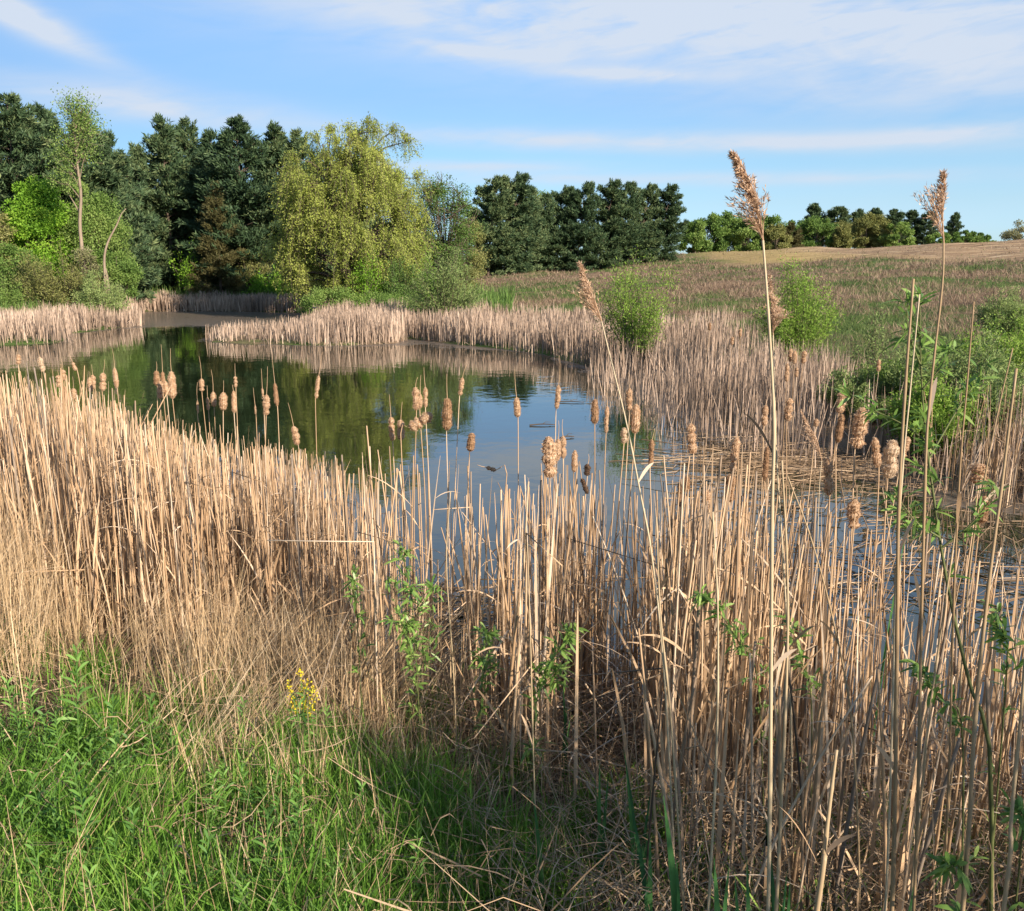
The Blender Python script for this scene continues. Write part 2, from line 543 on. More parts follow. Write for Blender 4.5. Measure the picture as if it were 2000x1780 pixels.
def ground_material():
    mt = bpy.data.materials.new('ground_soil')
    mt.use_nodes = True
    g = NT(mt.node_tree)
    geo = g.n('ShaderNodeNewGeometry').outputs['Position']
    sep = g.n('ShaderNodeSeparateXYZ')
    g.l(geo, sep.inputs[0])
    n1 = g.noise(geo, .11, 5, .6, .4)
    n2 = g.noise(geo, 1.7, 6, .65)
    n3 = g.noise(geo, 14, 5, .7)
    soil = g.ramp(n3, [(.25, (.045, .032, .02)), (.5, (.10, .07, .043)), (.75, (.19, .135, .08))])
    dead = g.ramp(n2, [(.3, (.11, .08, .05)), (.5, (.18, .13, .085)), (.7, (.26, .19, .125))])
    green = g.ramp(n2, [(.3, (.04, .075, .02)), (.7, (.10, .15, .04))])
    hill = g.mix(g.smooth(n1, .47, .56), dead, green)
    # harvested crop field along the crest: pale stubble and bare earth in rows
    wv = g.n('ShaderNodeMapping')
    wv.inputs['Scale'].default_value = (.12, 1.1, 1)
    g.l(geo, wv.inputs[0])
    fn = g.noise(wv.outputs[0], 1.6, 6, .7)
    field = g.ramp(fn, [(.30, (.10, .07, .045)), (.46, (.21, .145, .09)), (.56, (.33, .24, .14)), (.72, (.50, .42, .30))])
    gold = g.ramp(fn, [(.3, (.19, .145, .065)), (.6, (.34, .26, .115)), (.8, (.42, .34, .18))])
    fx = g.mix(g.smooth(sep.outputs[0], 27, 38), gold, field)
    edge = g.m('ADD', sep.outputs[1], g.m('MULTIPLY', g.m('SUBTRACT', n1, .5), 10))
    edge = g.m('ADD', edge, g.m('MULTIPLY', g.m('MAXIMUM', g.m('SUBTRACT', sep.outputs[0], 28), 0), 2.6))
    fm = g.m('MULTIPLY', g.smooth(edge, 84, 88), g.smooth(sep.outputs[0], 18, 24))
    hill = g.mix(fm, hill, fx)
    col = g.mix(g.smooth(sep.outputs[1], 7, 11), soil, hill)
    p = g.n('ShaderNodeBsdfPrincipled')
    p.inputs['Roughness'].default_value = .95
    p.inputs['Specular IOR Level'].default_value = .1
    g.l(col, p.inputs['Base Color'])
    bp = g.n('ShaderNodeBump')
    bp.inputs['Strength'].default_value = .7
    bp.inputs['Distance'].default_value = .08
    g.l(g.m('ADD', n3, n2), bp.inputs['Height'])
    g.l(bp.outputs[0], p.inputs['Normal'])
    out = g.n('ShaderNodeOutputMaterial')
    g.l(p.outputs[0], out.inputs[0])
    return mt


def water_material():
    mt = bpy.data.materials.new('pond_water')
    mt.use_nodes = True
    g = NT(mt.node_tree)
    geo = g.n('ShaderNodeNewGeometry').outputs['Position']
    scum_a = g.n('ShaderNodeAttribute', attribute_name='scum').outputs['Fac']
    mp = g.n('ShaderNodeMapping')
    mp.inputs['Scale'].default_value = (1.0, 1.0, 1)
    g.l(geo, mp.inputs[0])
    rip = g.noise(mp.outputs[0], 2.2, 3, .5, .3)
    rip2 = g.noise(mp.outputs[0], .35, 2, .5)
    water = g.n('ShaderNodeBsdfPrincipled')
    water.inputs['Base Color'].default_value = (.010, .017, .007, 1)
    water.inputs['Roughness'].default_value = .035
    water.inputs['IOR'].default_value = 1.45
    water.inputs['Specular IOR Level'].default_value = 1.0
    bp = g.n('ShaderNodeBump')
    bp.inputs['Strength'].default_value = .11
    bp.inputs['Distance'].default_value = .05
    g.l(g.m('MULTIPLY', rip, g.smooth(rip2, .2, .7)), bp.inputs['Height'])
    g.l(bp.outputs[0], water.inputs['Normal'])
    # floating scum and rotting leaves along the shores
    n1 = g.noise(geo, 1.3, 6, .68, .6)
    n2 = g.noise(geo, 9, 5, .7)
    mask = g.smooth(g.m('ADD', g.m('ADD', scum_a, g.m('MULTIPLY', g.m('SUBTRACT', n1, .5), 1.3)), g.m('MULTIPLY', g.m('SUBTRACT', n2, .5), .8)), .46, .62)
    scum = g.n('ShaderNodeBsdfPrincipled')
    sc = g.ramp(n2, [(.3, (.04, .032, .025)), (.5, (.095, .078, .06)), (.7, (.19, .155, .12))])
    g.l(sc, scum.inputs['Base Color'])
    scum.inputs['Roughness'].default_value = .42
    b2 = g.n('ShaderNodeBump')
    b2.inputs['Strength'].default_value = .5
    b2.inputs['Distance'].default_value = .02
    g.l(n2, b2.inputs['Height'])
    g.l(b2.outputs[0], scum.inputs['Normal'])
    mx = g.n('ShaderNodeMixShader')
    fl = g.m('MULTIPLY', g.smooth(g.noise(geo, 34, 2, .5), .69, .73), g.smooth(g.noise(geo, .9, 4, .6), .5, .66))
    g.l(g.m('MAXIMUM', g.m('MULTIPLY', mask, .85), g.m('MULTIPLY', fl, .8)), mx.inputs[0])
    g.l(water.outputs[0], mx.inputs[1])
    g.l(scum.outputs[0], mx.inputs[2])
    out = g.n('ShaderNodeOutputMaterial')
    g.l(mx.outputs[0], out.inputs[0])
    return mt


# ------------------------------------------------------------------ ground and water sheets
def grid_axis(parts):
    return np.unique(np.concatenate([np.arange(a, b, s) for a, b, s in parts]))


def sheet(xs, ys):
    X, Y = np.meshgrid(xs, ys)
    n, m = len(ys), len(xs)
    i = (np.arange(n - 1)[:, None] * m + np.arange(m - 1)[None])
    q = np.stack([i, i + 1, i + m + 1, i + m], -1).reshape(-1, 4)
    return X.ravel(), Y.ravel(), q


xs = grid_axis([(-3000, -300, 300), (-300, -60, 20), (-60, -10, 1.2), (-10, 10, .16), (10, 70, 1.2), (70, 300, 15), (300, 3001, 300)])
ys = grid_axis([(-3000, -300, 300), (-300, -20, 20), (-20, -2, 1), (-2, 12, .16), (12, 60, .6), (60, 130, 1.5), (130, 300, 15), (300, 3001, 300)])
gx, gy, gq = sheet(xs, ys)
gme = make_mesh('ground', np.stack([gx, gy, gz(gx, gy)], 1), [gq], smooth=True)
tag(link('ground', gme, ground_material()), 'brown soil of the pond bank rising into the grassy hill', kind='structure')

wx, wy, wq = sheet(np.arange(-32, 12, .35), np.arange(2.6, 56, .35))
wsd = -pond_sd(wx, wy)
scum = .55 * np.clip(1 - wsd / 1.3, 0, 1)
right = sstep((wx - .5) / 3) * sstep((wy - 3) / 3)
scum += right * .36 * np.clip(1 - wsd / 3.2, 0, 1) * sstep((wx * 2 + 1) / 3)
ppx, ppy = to_px(np.stack([wx, wy, wx * 0], 1))
scum += .75 * sstep((645 - ppy) / 12)                                        # muddy back arm of the pond
scum += .20 * sstep((ppx - 1480) / 300) * sstep((1130 - ppy) / 120) * sstep((ppy - 830) / 50)
scum += .3 * sstep((wy - 27) / 2) * sstep((wx + 7) / 3)
scum -= .3 * sstep((2.0 - wx) / 3) * sstep((7.5 - wy) / 2)
wme = make_mesh('pond_water', np.stack([wx, wy, wx * 0], 1), [wq], smooth=True, attrs={'scum': scum})
tag(link('pond_water', wme, water_material()), 'still dark pond water mirroring trees and blue sky', kind='structure')

#@@TREES
# ------------------------------------------------------------------ trees
def pine_meshes(seed, hgt, rad, lean=0.0, tufts=5200, low=.04, needle=.33, top_pow=.95, full=.58):
    rng = np.random.default_rng(seed)
    trunk = Geo()
    tz = np.linspace(0, hgt * .97, 8)
    tp = np.stack([lean * (tz / hgt) ** 1.5 * hgt + rng.normal(0, .04, 8), rng.normal(0, .04, 8), tz], 1)
    trunk.tube(tp[None], np.linspace(hgt * .016, .02, 8)[None], np.array([.4]), 6)
    zs = np.linspace(low * hgt, .97 * hgt, int(hgt * 2.1))
    B, E = [], []
    for z in zs:
        t = z / hgt
        for a in rng.uniform(0, 2 * np.pi, 6 if t < .9 else 4):
            prof = min(1, ((1 - t) / full)) ** top_pow * (1 if t > .2 else .82 + .9 * t)
            L = rad * prof * rng.uniform(.55, 1.12) + .12
            c = np.array([lean * t ** 1.5 * hgt, 0, z])
            up = rng.uniform(.05, .4) + .55 * t
            B.append(c)
            E.append(c + np.array([math.cos(a) * L, math.sin(a) * L, L * up]))
    B, E = np.array(B), np.array(E)
    lim = np.stack([B, (B * .5 + E * .5) - [0, 0, .06], E], 1)
    trunk.tube(lim, np.stack([np.full(len(B), .035), np.full(len(B), .022), np.full(len(B), .008)], 1), np.full(len(B), .3), 3, cap=False)
    Lb = np.linalg.norm(E - B, axis=1)
    pick = rng.choice(len(B), tufts, p=(Lb + .3) / (Lb + .3).sum())
    s = rng.uniform(.3, 1.03, tufts)
    C = B[pick] + (E[pick] - B[pick]) * s[:, None]
    lat = unit(np.cross(E[pick] - B[pick], [0, 0, 1.]))
    C += lat * (rng.normal(0, .22, tufts) * Lb[pick] * np.clip(s, .2, .8))[:, None]
    C[:, 2] += rng.normal(.02, .10, tufts)
    D = unit(unit(E[pick] - B[pick]) + [0, 0, .45] + rng.normal(0, .3, (tufts, 3)))
    k = 9
    CC, DD = np.repeat(C, k, 0), unit(np.repeat(D, k, 0) + rng.normal(0, .55, (tufts * k, 3)))
    CC = CC + rng.normal(0, .05, CC.shape)
    tint = np.repeat(np.clip(rng.normal(.45, .2, tufts), 0, 1), k) + rng.normal(0, .1, tufts * k)
    crown = Geo()
    crown.leaf(CC, DD, needle * rng.uniform(.6, 1.15, len(CC)), needle * .2, np.clip(tint, 0, 1), rng)
    return trunk, crown


def broadleaf_meshes(seed, hgt, rad, base=.12, clumps=40, per=350, leaf=.10, clump_r=.16, stems=1, shape=1.0, trunk_r=None, twiggy=0, aspect=.5, spread=1.0, droop=0.0):
    """trunk/limbs to clump centres, leaves scattered round each clump"""
    rng = np.random.default_rng(seed)
    tr, cr = Geo(), Geo()
    trunk_r = trunk_r or hgt * .014
    roots = [np.array([rng.normal(0, .12 * rad if stems > 1 else 0), rng.normal(0, .12 * rad if stems > 1 else 0), 0]) for _ in range(stems)]
    dirs = rng.normal(size=(clumps, 3))
    dirs = unit(dirs)
    rr = rng.uniform(.35, 1, clumps) ** .45
    zc = (base + (1 - base) * .5) * hgt
    C = dirs * rr[:, None] * np.array([rad, rad, (1 - base) * .5 * hgt]) * .92
    zt = (C[:, 2] / ((1 - base) * .5 * hgt) + 1) / 2
    C[:, :2] *= (1 - (1 - shape) * zt)[:, None]
    C[:, 2] += zc
    for st in roots:
        tp = curve([st, st * .8 + [rng.normal(0, .05 * rad), rng.normal(0, .05 * rad), hgt * .4], [st[0] * .5, st[1] * .5, hgt * .8]], 6)
        tr.tube(tp[None], np.linspace(trunk_r, trunk_r * .25, 6)[None] / math.sqrt(stems), np.array([.4]), 6)
    lim = []
    for c in C:
        st = roots[rng.integers(stems)]
        z0 = max(.05 * hgt, c[2] * rng.uniform(.3, .6))
        p0 = np.array([st[0] * .8, st[1] * .8, z0])
        lim.append(curve([p0, p0 * .45 + c * .55 + [0, 0, -.05 * hgt * rng.random()], c], 5))
    lim = np.array(lim)
    tr.tube(lim, np.linspace(trunk_r * .34, trunk_r * .1, 5)[None].repeat(clumps, 0), np.full(clumps, .4), 3, cap=False)
    per = int(per * 1.5)
    n = clumps * per
    ci = rng.integers(0, clumps, n)
    crs = clump_r * hgt * rng.uniform(.6, 1.3, clumps) * spread
    off = rng.normal(size=(n, 3))
    off = unit(off) * (rng.random(n) ** .5)[:, None] * crs[ci][:, None] * np.array([1, 1, .75])
    P = C[ci] + off
    if twiggy:
        m = clumps * twiggy
        ci2 = rng.integers(0, clumps, m)
        e = C[ci2] + unit(rng.normal(size=(m, 3)) + [0, 0, .4]) * (crs[ci2] * rng.uniform(.5, 1.15, m))[:, None]
        s0 = C[ci2]
        tr.tube(np.stack([s0, (s0 + e) / 2 + rng.normal(0, .04, (m, 3)), e], 1), np.full((m, 3), hgt * .0022) * np.array([1.3, 1, .5]), rng.random(m), 3, cap=False)
    D = unit(off / (crs[ci][:, None] + 1e-6) * .6 + rng.normal(0, .7, (n, 3)) + [0, 0, .1 - droop])
    tint = np.clip(np.repeat(rng.normal(.45, .16, clumps)[:, None], 1, 1)[ci, 0] + rng.normal(0, .16, n), 0, 1)
    cr.leaf(P, D, leaf * rng.uniform(.7, 1.4, n), leaf * aspect * 1.15, tint, rng)
    return tr, cr


def willow_meshes(seed, hgt, rad):
    rng = np.random.default_rng(seed)
    tr, cr = Geo(), Geo()
    stems = 5
    nodes = []
    for i in range(stems):
        a = i / stems * 2 * np.pi + rng.uniform(-.4, .4)
        top = np.array([math.cos(a) * rad * rng.uniform(.2, .5), math.sin(a) * rad * rng.uniform(.2, .5), hgt * rng.uniform(.7, .9)])
        p = curve([[math.cos(a) * .15, math.sin(a) * .15, 0], [top[0] * .35, top[1] * .35, hgt * .3], top], 8)
        tr.tube(p[None], np.linspace(.16, .04, 8)[None], np.array([.3]), 6)
        nodes += list(p[2:])
    nodes = np.array(nodes)
    nc = 300
    d = unit(rng.normal(size=(nc, 3)))
    d[:, 2] = d[:, 2] * .95 + .1
    d = unit(d)
    C = d * np.array([rad * .88, rad * .88, hgt * .50]) * (rng.uniform(.35, 1, nc) ** .5)[:, None]
    C[:, 2] += hgt * .46
    # a few taller heads, stepped down on the left side
    C[:, 2] -= np.clip(-C[:, 0] / rad, 0, 1) * np.clip(C[:, 2] / hgt - .4, 0, 1) * hgt * .38
    heads = np.array([[-.32, 0, .91], [.02, .1, .965], [.30, -.1, .985], [.55, .1, .96], [.72, 0, .90], [-.1, -.3, .93], [.4, -.35, .93], [-.62, 0, .75], [-.55, -.3, .80], [.85, 0, .72], [.15, -.4, .9]]) * [rad, rad, hgt]
    C[:len(heads)] = heads
    lim = []
    for c in C:
        j = np.argmin(np.linalg.norm(nodes - c + [0, 0, 1.2], axis=1))
        lim.append(curve([nodes[j], (nodes[j] + c) / 2 + [0, 0, .25], c], 5))
    tr.tube(np.array(lim), np.linspace(.05, .015, 5)[None].repeat(nc, 0), np.full(nc, .3), 4, cap=False)
    # drooping strands
    per = 15
    n = nc * per
    ci = np.repeat(np.arange(nc), per)
    a = rng.uniform(0, 2 * np.pi, n)
    out = rng.uniform(.15, .95, n)
    Ls = rng.uniform(.3, 1.05, n) * np.where(rng.random(n) < .15, 1.7, 1)
    t = np.linspace(0, 1, 7)
    P = np.empty((n, 7, 3))
    hr = out[:, None] * np.sqrt(t)[None] * .8
    outward = unit(C * [1, 1, 0])[ci]
    dx = np.stack([np.cos(a), np.sin(a)], 1) + outward[:, :2] * .5
    P[..., :2] = C[ci][:, None, :2] + hr[..., None] * dx[:, None]
    P[..., 2] = C[ci][:, None, 2] + (rng.uniform(.1, .55, n)[:, None] * np.sin(np.pi * np.minimum(t * 1.6, 1))[None]) - (Ls[:, None] * t[None] ** 1.7)
    P[..., 2] = np.maximum(P[..., 2], .25)
    tr.tube(P, np.full((n, 7), .006), rng.random(n), 3, cap=False)
    k = 38
    u = rng.uniform(0, 5.999, (n, k))
    i0 = u.astype(int)
    fr = (u - i0)[..., None]
    idx = np.arange(n)[:, None]
    L = (P[idx, i0] * (1 - fr) + P[idx, i0 + 1] * fr).reshape(-1, 3) + rng.normal(0, .07, (n * k, 3))
    D = unit(rng.normal(0, .8, (n * k, 3)) + [0, 0, -.5])
    tint = np.repeat(np.clip(rng.normal(.4, .2, nc), 0, 1)[ci] + (C[ci, 0] / rad) * .1, k) + rng.normal(0, .12, n * k)  # sunlit right side put into the leaf colour: tint lightens toward the right
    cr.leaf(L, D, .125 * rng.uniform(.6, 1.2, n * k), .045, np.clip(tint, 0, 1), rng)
    return tr, cr


def put_tree(name, label, cat, meshes, px, Y, leafmat, barkmat='bark', group=None, rz=0.0, sink=.05, z=None):
    x = xat(px, Y, EYE)
    zz = float(gz(x, Y)) if z is None else z
    t = thing(name, label, cat, (x, Y, zz - sink), group, rz)
    tr, cr = meshes
    tr.obj('trunk', M[barkmat], t)
    if cr is not None:
        cr.obj('crown', M[leafmat], t)
    return t


def pine_row():
    protos = [pine_meshes(11, 11, 2.6), pine_meshes(12, 11, 2.9, tufts=5600), pine_meshes(13, 11, 2.4, low=.1), pine_meshes(14, 11, 2.7, tufts=4800, full=.5)]
    made = []
    rows = [  # px, top py, Y, proto, width factor, label
        (-75, 205, 50, 1, 1.15, 'tall dark pine cut by the left edge of the photo'),
        (-10, 196, 51, 0, 1.15, 'tall pine with a ragged top, first inside the left edge'),
        (48, 188, 50, 3, 1.1, 'tall sunlit pine with a thin leader, behind the bright maple'),
        (105, 212, 53, 2, 1.1, 'sunlit pine behind the twisted thin-leaved tree'),
        (188, 226, 51, 1, 1.0, 'sunlit pine just right of the twisted thin-leaved tree'),
        (232, 262, 53, 0, .8, 'last sunlit pine on the dark gap, beside the curved snag'),
        (283, 285, 61, 2, .85, 'short shaded pine opening the dark gap in the row'),
        (335, 232, 62, 0, 1.0, 'tall shaded pine with a pointed top above the dark gap'),
        (384, 236, 64, 3, .8, 'slim shaded pine with a bare spiky leader'),
        (428, 258, 63, 2, 1.0, 'round-topped shaded pine behind the brown juniper'),
        (477, 232, 60, 1, 1.05, 'tall pine half in sun, midway between juniper and willow'),
        (548, 246, 62, 0, 1.0, 'dark pine standing close behind the left side of the willow'),
        (592, 258, 63, 3, .9, 'dark pine whose top shows over the willow shoulder'),
    ]
    for i, (px, py, Y, p, wf, lab) in enumerate(rows):
        x = xat(px, Y, EYE)
        g0 = float(gz(x, Y))
        hh = zat(py, Y) - g0
        s = hh / 11.0
        wf = wf * 1.14
        if p not in [m[0] for m in made]:
            t = put_tree('pine_tree', lab, 'pine tree', protos[p], px, Y, 'pine', group='pines behind the far shore')
            t.scale = (s * wf, s * wf, s)
            t.rotation_euler[2] = i * 1.7
            made.append((p, t))
        else:
            src = [m[1] for m in made if m[0] == p][0]
            copy_thing(src, lab, (x, Y, g0 - .05), i * 1.7, (s * wf, s * wf, s))
    # windswept pines along the hill
    hp = [pine_meshes(21, 8.5, 2.5, .10, 4800, .0, .36, .6, .6), pine_meshes(22, 8.5, 2.4, .16, 4800, .0, .36, .6, .65)]
    src = {}
    for i, (px, top, bot, Y, p, wf, lab) in enumerate([
            (952, 352, 524, 92, 0, 1.15, 'tall dark pine at the left end of the hillside pines'),
            (988, 348, 522, 93, 1, 1.1, 'tall pine with a pointed top, second from the left on the hill'),
            (1022, 376, 518, 94, 0, .9, 'lower pine before the light green tree on the hill'),
            (1052, 384, 515, 96, 0, .85, 'lowest pine of the hillside row, before the light green tree'),
            (1082, 372, 512, 97, 1, 1.1, 'shorter pine in the middle of the hillside pines'),
            (1128, 362, 508, 96, 0, .95, 'pine with an open ragged top, right of the hillside gap'),
            (1172, 360, 504, 97, 1, 1.05, 'dense pine fourth from the right end on the hill'),
            (1208, 362, 500, 98, 0, 1.0, 'dense pine third from the right end on the hill'),
            (1246, 366, 497, 99, 1, 1.0, 'slanting pine second from the right end on the hill'),
            (1284, 368, 494, 100, 1, 1.1, 'windswept pine at the right end of the hillside pines')]):
        z0 = zat(bot, Y)
        x = xat(px, Y, EYE)
        z0 = min(z0, float(gz(x, Y)))
        s = (zat(top, Y) - z0) / 8.5
        if p not in src:
            src[p] = put_tree('pine_tree', lab, 'pine tree', hp[p], px, Y, 'pine', group='windswept pines on the hill', z=z0)
            src[p].scale = (s * wf, s * wf, s)
        else:
            copy_thing(src[p], lab, (x, Y, z0 - .05), (i % 3 - 1) * .35, (s * wf, s * wf, s))


pine_row()


def tree_px(name, label, cat, px, top, Y, wpx, seed, leafmat, bot=None, barkmat='bark', group=None, **kw):
    x = xat(px, Y, EYE)
    z0 = float(gz(x, Y))
    if bot is not None:
        z0 = min(z0, zat(bot, Y))
    hh = zat(top, Y) - z0
    rad = wpx / 2 / F * Y
    m = broadleaf_meshes(seed, hh, rad, **kw)
    return put_tree(name, label, cat, m, px, Y, leafmat, barkmat, group, z=z0)


def spray_meshes(seed, h, rad, stems=46, per=110, leaf=.05, aspect=.35, flat=.5, jit=.035):
    """upright bush: many stems fanning from the foot, leaves along them"""
    rng = np.random.default_rng(seed)
    a = rng.uniform(0, 6.3, stems)
    q = np.sqrt(rng.random(stems))
    rr = rad * q
    zz = h * (1 - flat * q ** 1.6) * rng.uniform(.62, 1.08, stems)
    E = np.stack([np.cos(a) * rr, np.sin(a) * rr, zz], 1)
    B = E * [.12, .12, 0] + rng.normal(0, .03 * rad, (stems, 3)) * [1, 1, 0]
    P = np.array([curve([b, b * .6 + e * [.38, .38, .52] + rng.normal(0, .03 * h, 3) * [1, 1, 0], e], 14) for b, e in zip(B, E)])
    tr, cr = Geo(), Geo()
    tr.tube(P, np.linspace(h * .0055, h * .0012, 14)[None].repeat(stems, 0), rng.random(stems), 4, cap=False)
    m = stems * 9
    si = rng.integers(0, stems, m)
    ti = np.minimum(12, 4 + (9 * rng.random(m) ** .75)).astype(int)
    T0 = P[si, ti]
    tw = unit(unit(P[si, ti] - P[si, ti - 1]) * 1.0 + rng.normal(0, .6, (m, 3))) * (h * rng.uniform(.05, .15, m))[:, None]
    tr.tube(np.stack([T0, T0 + tw * .5 + [0, 0, .004], T0 + tw], 1), np.full((m, 3), h * .0014), rng.random(m), 3, cap=False)
    n = stems * per
    wi = rng.integers(0, m, n)
    f = rng.random(n)[:, None]
    C = T0[wi] + tw[wi] * f + rng.normal(0, jit * h, (n, 3))
    n2 = n // 3
    s2, t2 = rng.integers(0, stems, n2), rng.integers(4, 14, n2)
    C = np.vstack([C, P[s2, t2] + rng.normal(0, jit * h * .8, (n2, 3))])
    D = unit(np.vstack([unit(tw[wi]), np.tile([[0, 0, 1.]], (n2, 1))]) * .7 + rng.normal(0, .6, (n + n2, 3)))
    tint = np.clip(np.concatenate([rng.normal(.45, .18, m)[wi], rng.normal(.5, .2, n2)]) + rng.normal(0, .12, n + n2), 0, 1)
    cr.leaf(C, D, leaf * rng.uniform(.6, 1.4, n + n2), leaf * aspect, tint, rng)
    return tr, cr


def spray_px(name, label, cat, px, top, Y, wpx, seed, leafmat, bot=None, group=None, **kw):
    x = xat(px, Y, EYE)
    z0 = float(gz(x, Y))
    return put_tree(name, label, cat, spray_meshes(seed, (zat(top, Y) - z0) * 1.10, wpx / 2 / F * Y * 1.22, **kw), px, Y, leafmat, 'bark', group, z=z0)


t = put_tree('willow_tree', 'huge yellow-green weeping willow behind the far reeds', 'willow tree', willow_meshes(31, zat(238, 46) - .15, 4.0), 682, 46, 'willow')
tree_px('budding_tree', 'round budding tree with bare twigs, right of the big willow', 'tree', 868, 336, 52, 125, 41, 'mid_leaf', clumps=64, per=200, leaf=.10, clump_r=.12, twiggy=14, base=.1)
tree_px('maple_tree', 'vivid lime-green young maple in front of the left pines', 'tree', 82, 338, 46, 135, 42, 'bright_leaf', clumps=55, per=330, leaf=.13, clump_r=.09, base=.05, shape=.55)
tree_px('broadleaf_tree', 'soft green rounded tree just right of the twisted trunk', 'tree', 182, 312, 48, 150, 43, 'mid_leaf', clumps=60, per=330, leaf=.11, clump_r=.10, base=.05, shape=.7)
tree_px('broadleaf_tree', 'sparse brownish tree leaning in at the left edge', 'tree', -8, 400, 44, 90, 44, 'olive_leaf', clumps=40, per=150, leaf=.11, clump_r=.10, base=.1, twiggy=8)
tree_px('broadleaf_tree', 'olive leafy tree bending over low bushes, left of the snag', 'tree', 30, 470, 42, 120, 45, 'mid_leaf', clumps=45, per=330, leaf=.10, clump_r=.13, base=0)
spray_px('bush', 'broad olive bush under the lime-green maple', 'bush', 110, 488, 41, 150, 46, 'olive_leaf', stems=70, per=190, leaf=.10, aspect=.4)
spray_px('bush', 'low soft green bush at the foot of the curved snag', 'bush', 190, 540, 40, 95, 47, 'grey_leaf', stems=46, per=150, leaf=.09, aspect=.36)
spray_px('bush', 'low green bush right at the left edge above the reeds', 'bush', 12, 545, 39.5, 90, 48, 'mid_leaf', stems=40, per=150, leaf=.09, aspect=.4)
tree_px('bush', 'pale blossoming bush leaning left of the curved snag', 'bush', 166, 478, 42, 45, 49, 'pale_leaf', clumps=22, per=200, leaf=.07, clump_r=.10, base=.1, stems=2)
tree_px('bush', 'shaded green bush between curved snag and dark pines', 'bush', 228, 470, 46, 70, 50, 'mid_leaf', clumps=26, per=230, leaf=.10, clump_r=.12, base=0, stems=2)
spray_px('sapling_tree', 'bright green feathery sapling against the dark pine gap', 'tree', 366, 472, 57.5, 85, 51, 'bright_leaf', stems=16, per=70, leaf=.15, aspect=.5, flat=.75)
spray_px('bush', 'bright round-leaved bush left of the willow foot', 'bush', 522, 522, 57, 62, 52, 'bright_leaf', stems=26, per=60, leaf=.16, aspect=.6)
spray_px('bush', 'olive bush behind the round-leaved bush, under the pines', 'bush', 490, 480, 58.5, 70, 53, 'olive_leaf', stems=40, per=110, leaf=.13, aspect=.4)
spray_px('bush', 'tiny bright bush right beside the willow foot', 'bush', 560, 548, 56, 30, 54, 'bright_leaf', stems=14, per=60, leaf=.15, aspect=.6)
spray_px('bush', 'vivid lime spray of shoots before the willow trunk', 'bush', 722, 468, 43, 62, 55, 'bright_leaf', stems=34, per=110, leaf=.10, aspect=.45, flat=.7)
spray_px('bush', 'narrow lime shrub between willow and budding tree', 'bush', 838, 482, 43, 42, 56, 'bright_leaf', stems=26, per=110, leaf=.09, aspect=.45, flat=.7)
spray_px('bush', 'dull green bush under the right skirts of the willow', 'bush', 786, 505, 43, 70, 57, 'mid_leaf', stems=44, per=150, leaf=.10, aspect=.4)
spray_px('bush', 'airy grey-green willow bush at the reed corner', 'bush', 868, 490, 35, 125, 58, 'grey_leaf', stems=60, per=170, leaf=.085, aspect=.34, flat=.6)
tree_px('broadleaf_tree', 'olive tree between the budding tree and the hillside pines', 'tree', 912, 420, 60, 60, 64, 'olive_leaf', clumps=26, per=200, leaf=.11, clump_r=.12, base=.0)
tree_px('bush', 'small olive bush at the right foot of the budding tree', 'bush', 905, 508, 50, 45, 59, 'olive_leaf', clumps=14, per=160, leaf=.09, clump_r=.16, base=0)
tree_px('bush', 'dark low bramble mound under the willow', 'bush', 640, 560, 42, 120, 60, 'mid_leaf', clumps=30, per=160, leaf=.08, clump_r=.30, base=0, stems=3)
tree_px('bush', 'flat dark green mound between willow and reeds', 'bush', 745, 566, 40, 110, 61, 'mid_leaf', clumps=34, per=200, leaf=.07, clump_r=.35, base=0, stems=3)
# brown juniper cone
jm = pine_meshes(62, zat(360, 57.5) - .3, 1.9, 0, 5200, .0, .2, 1.0, .95)
put_tree('juniper_tree', 'brownish cone-shaped juniper before the dark pines', 'juniper', jm, 430, 57.5, 'juniper')
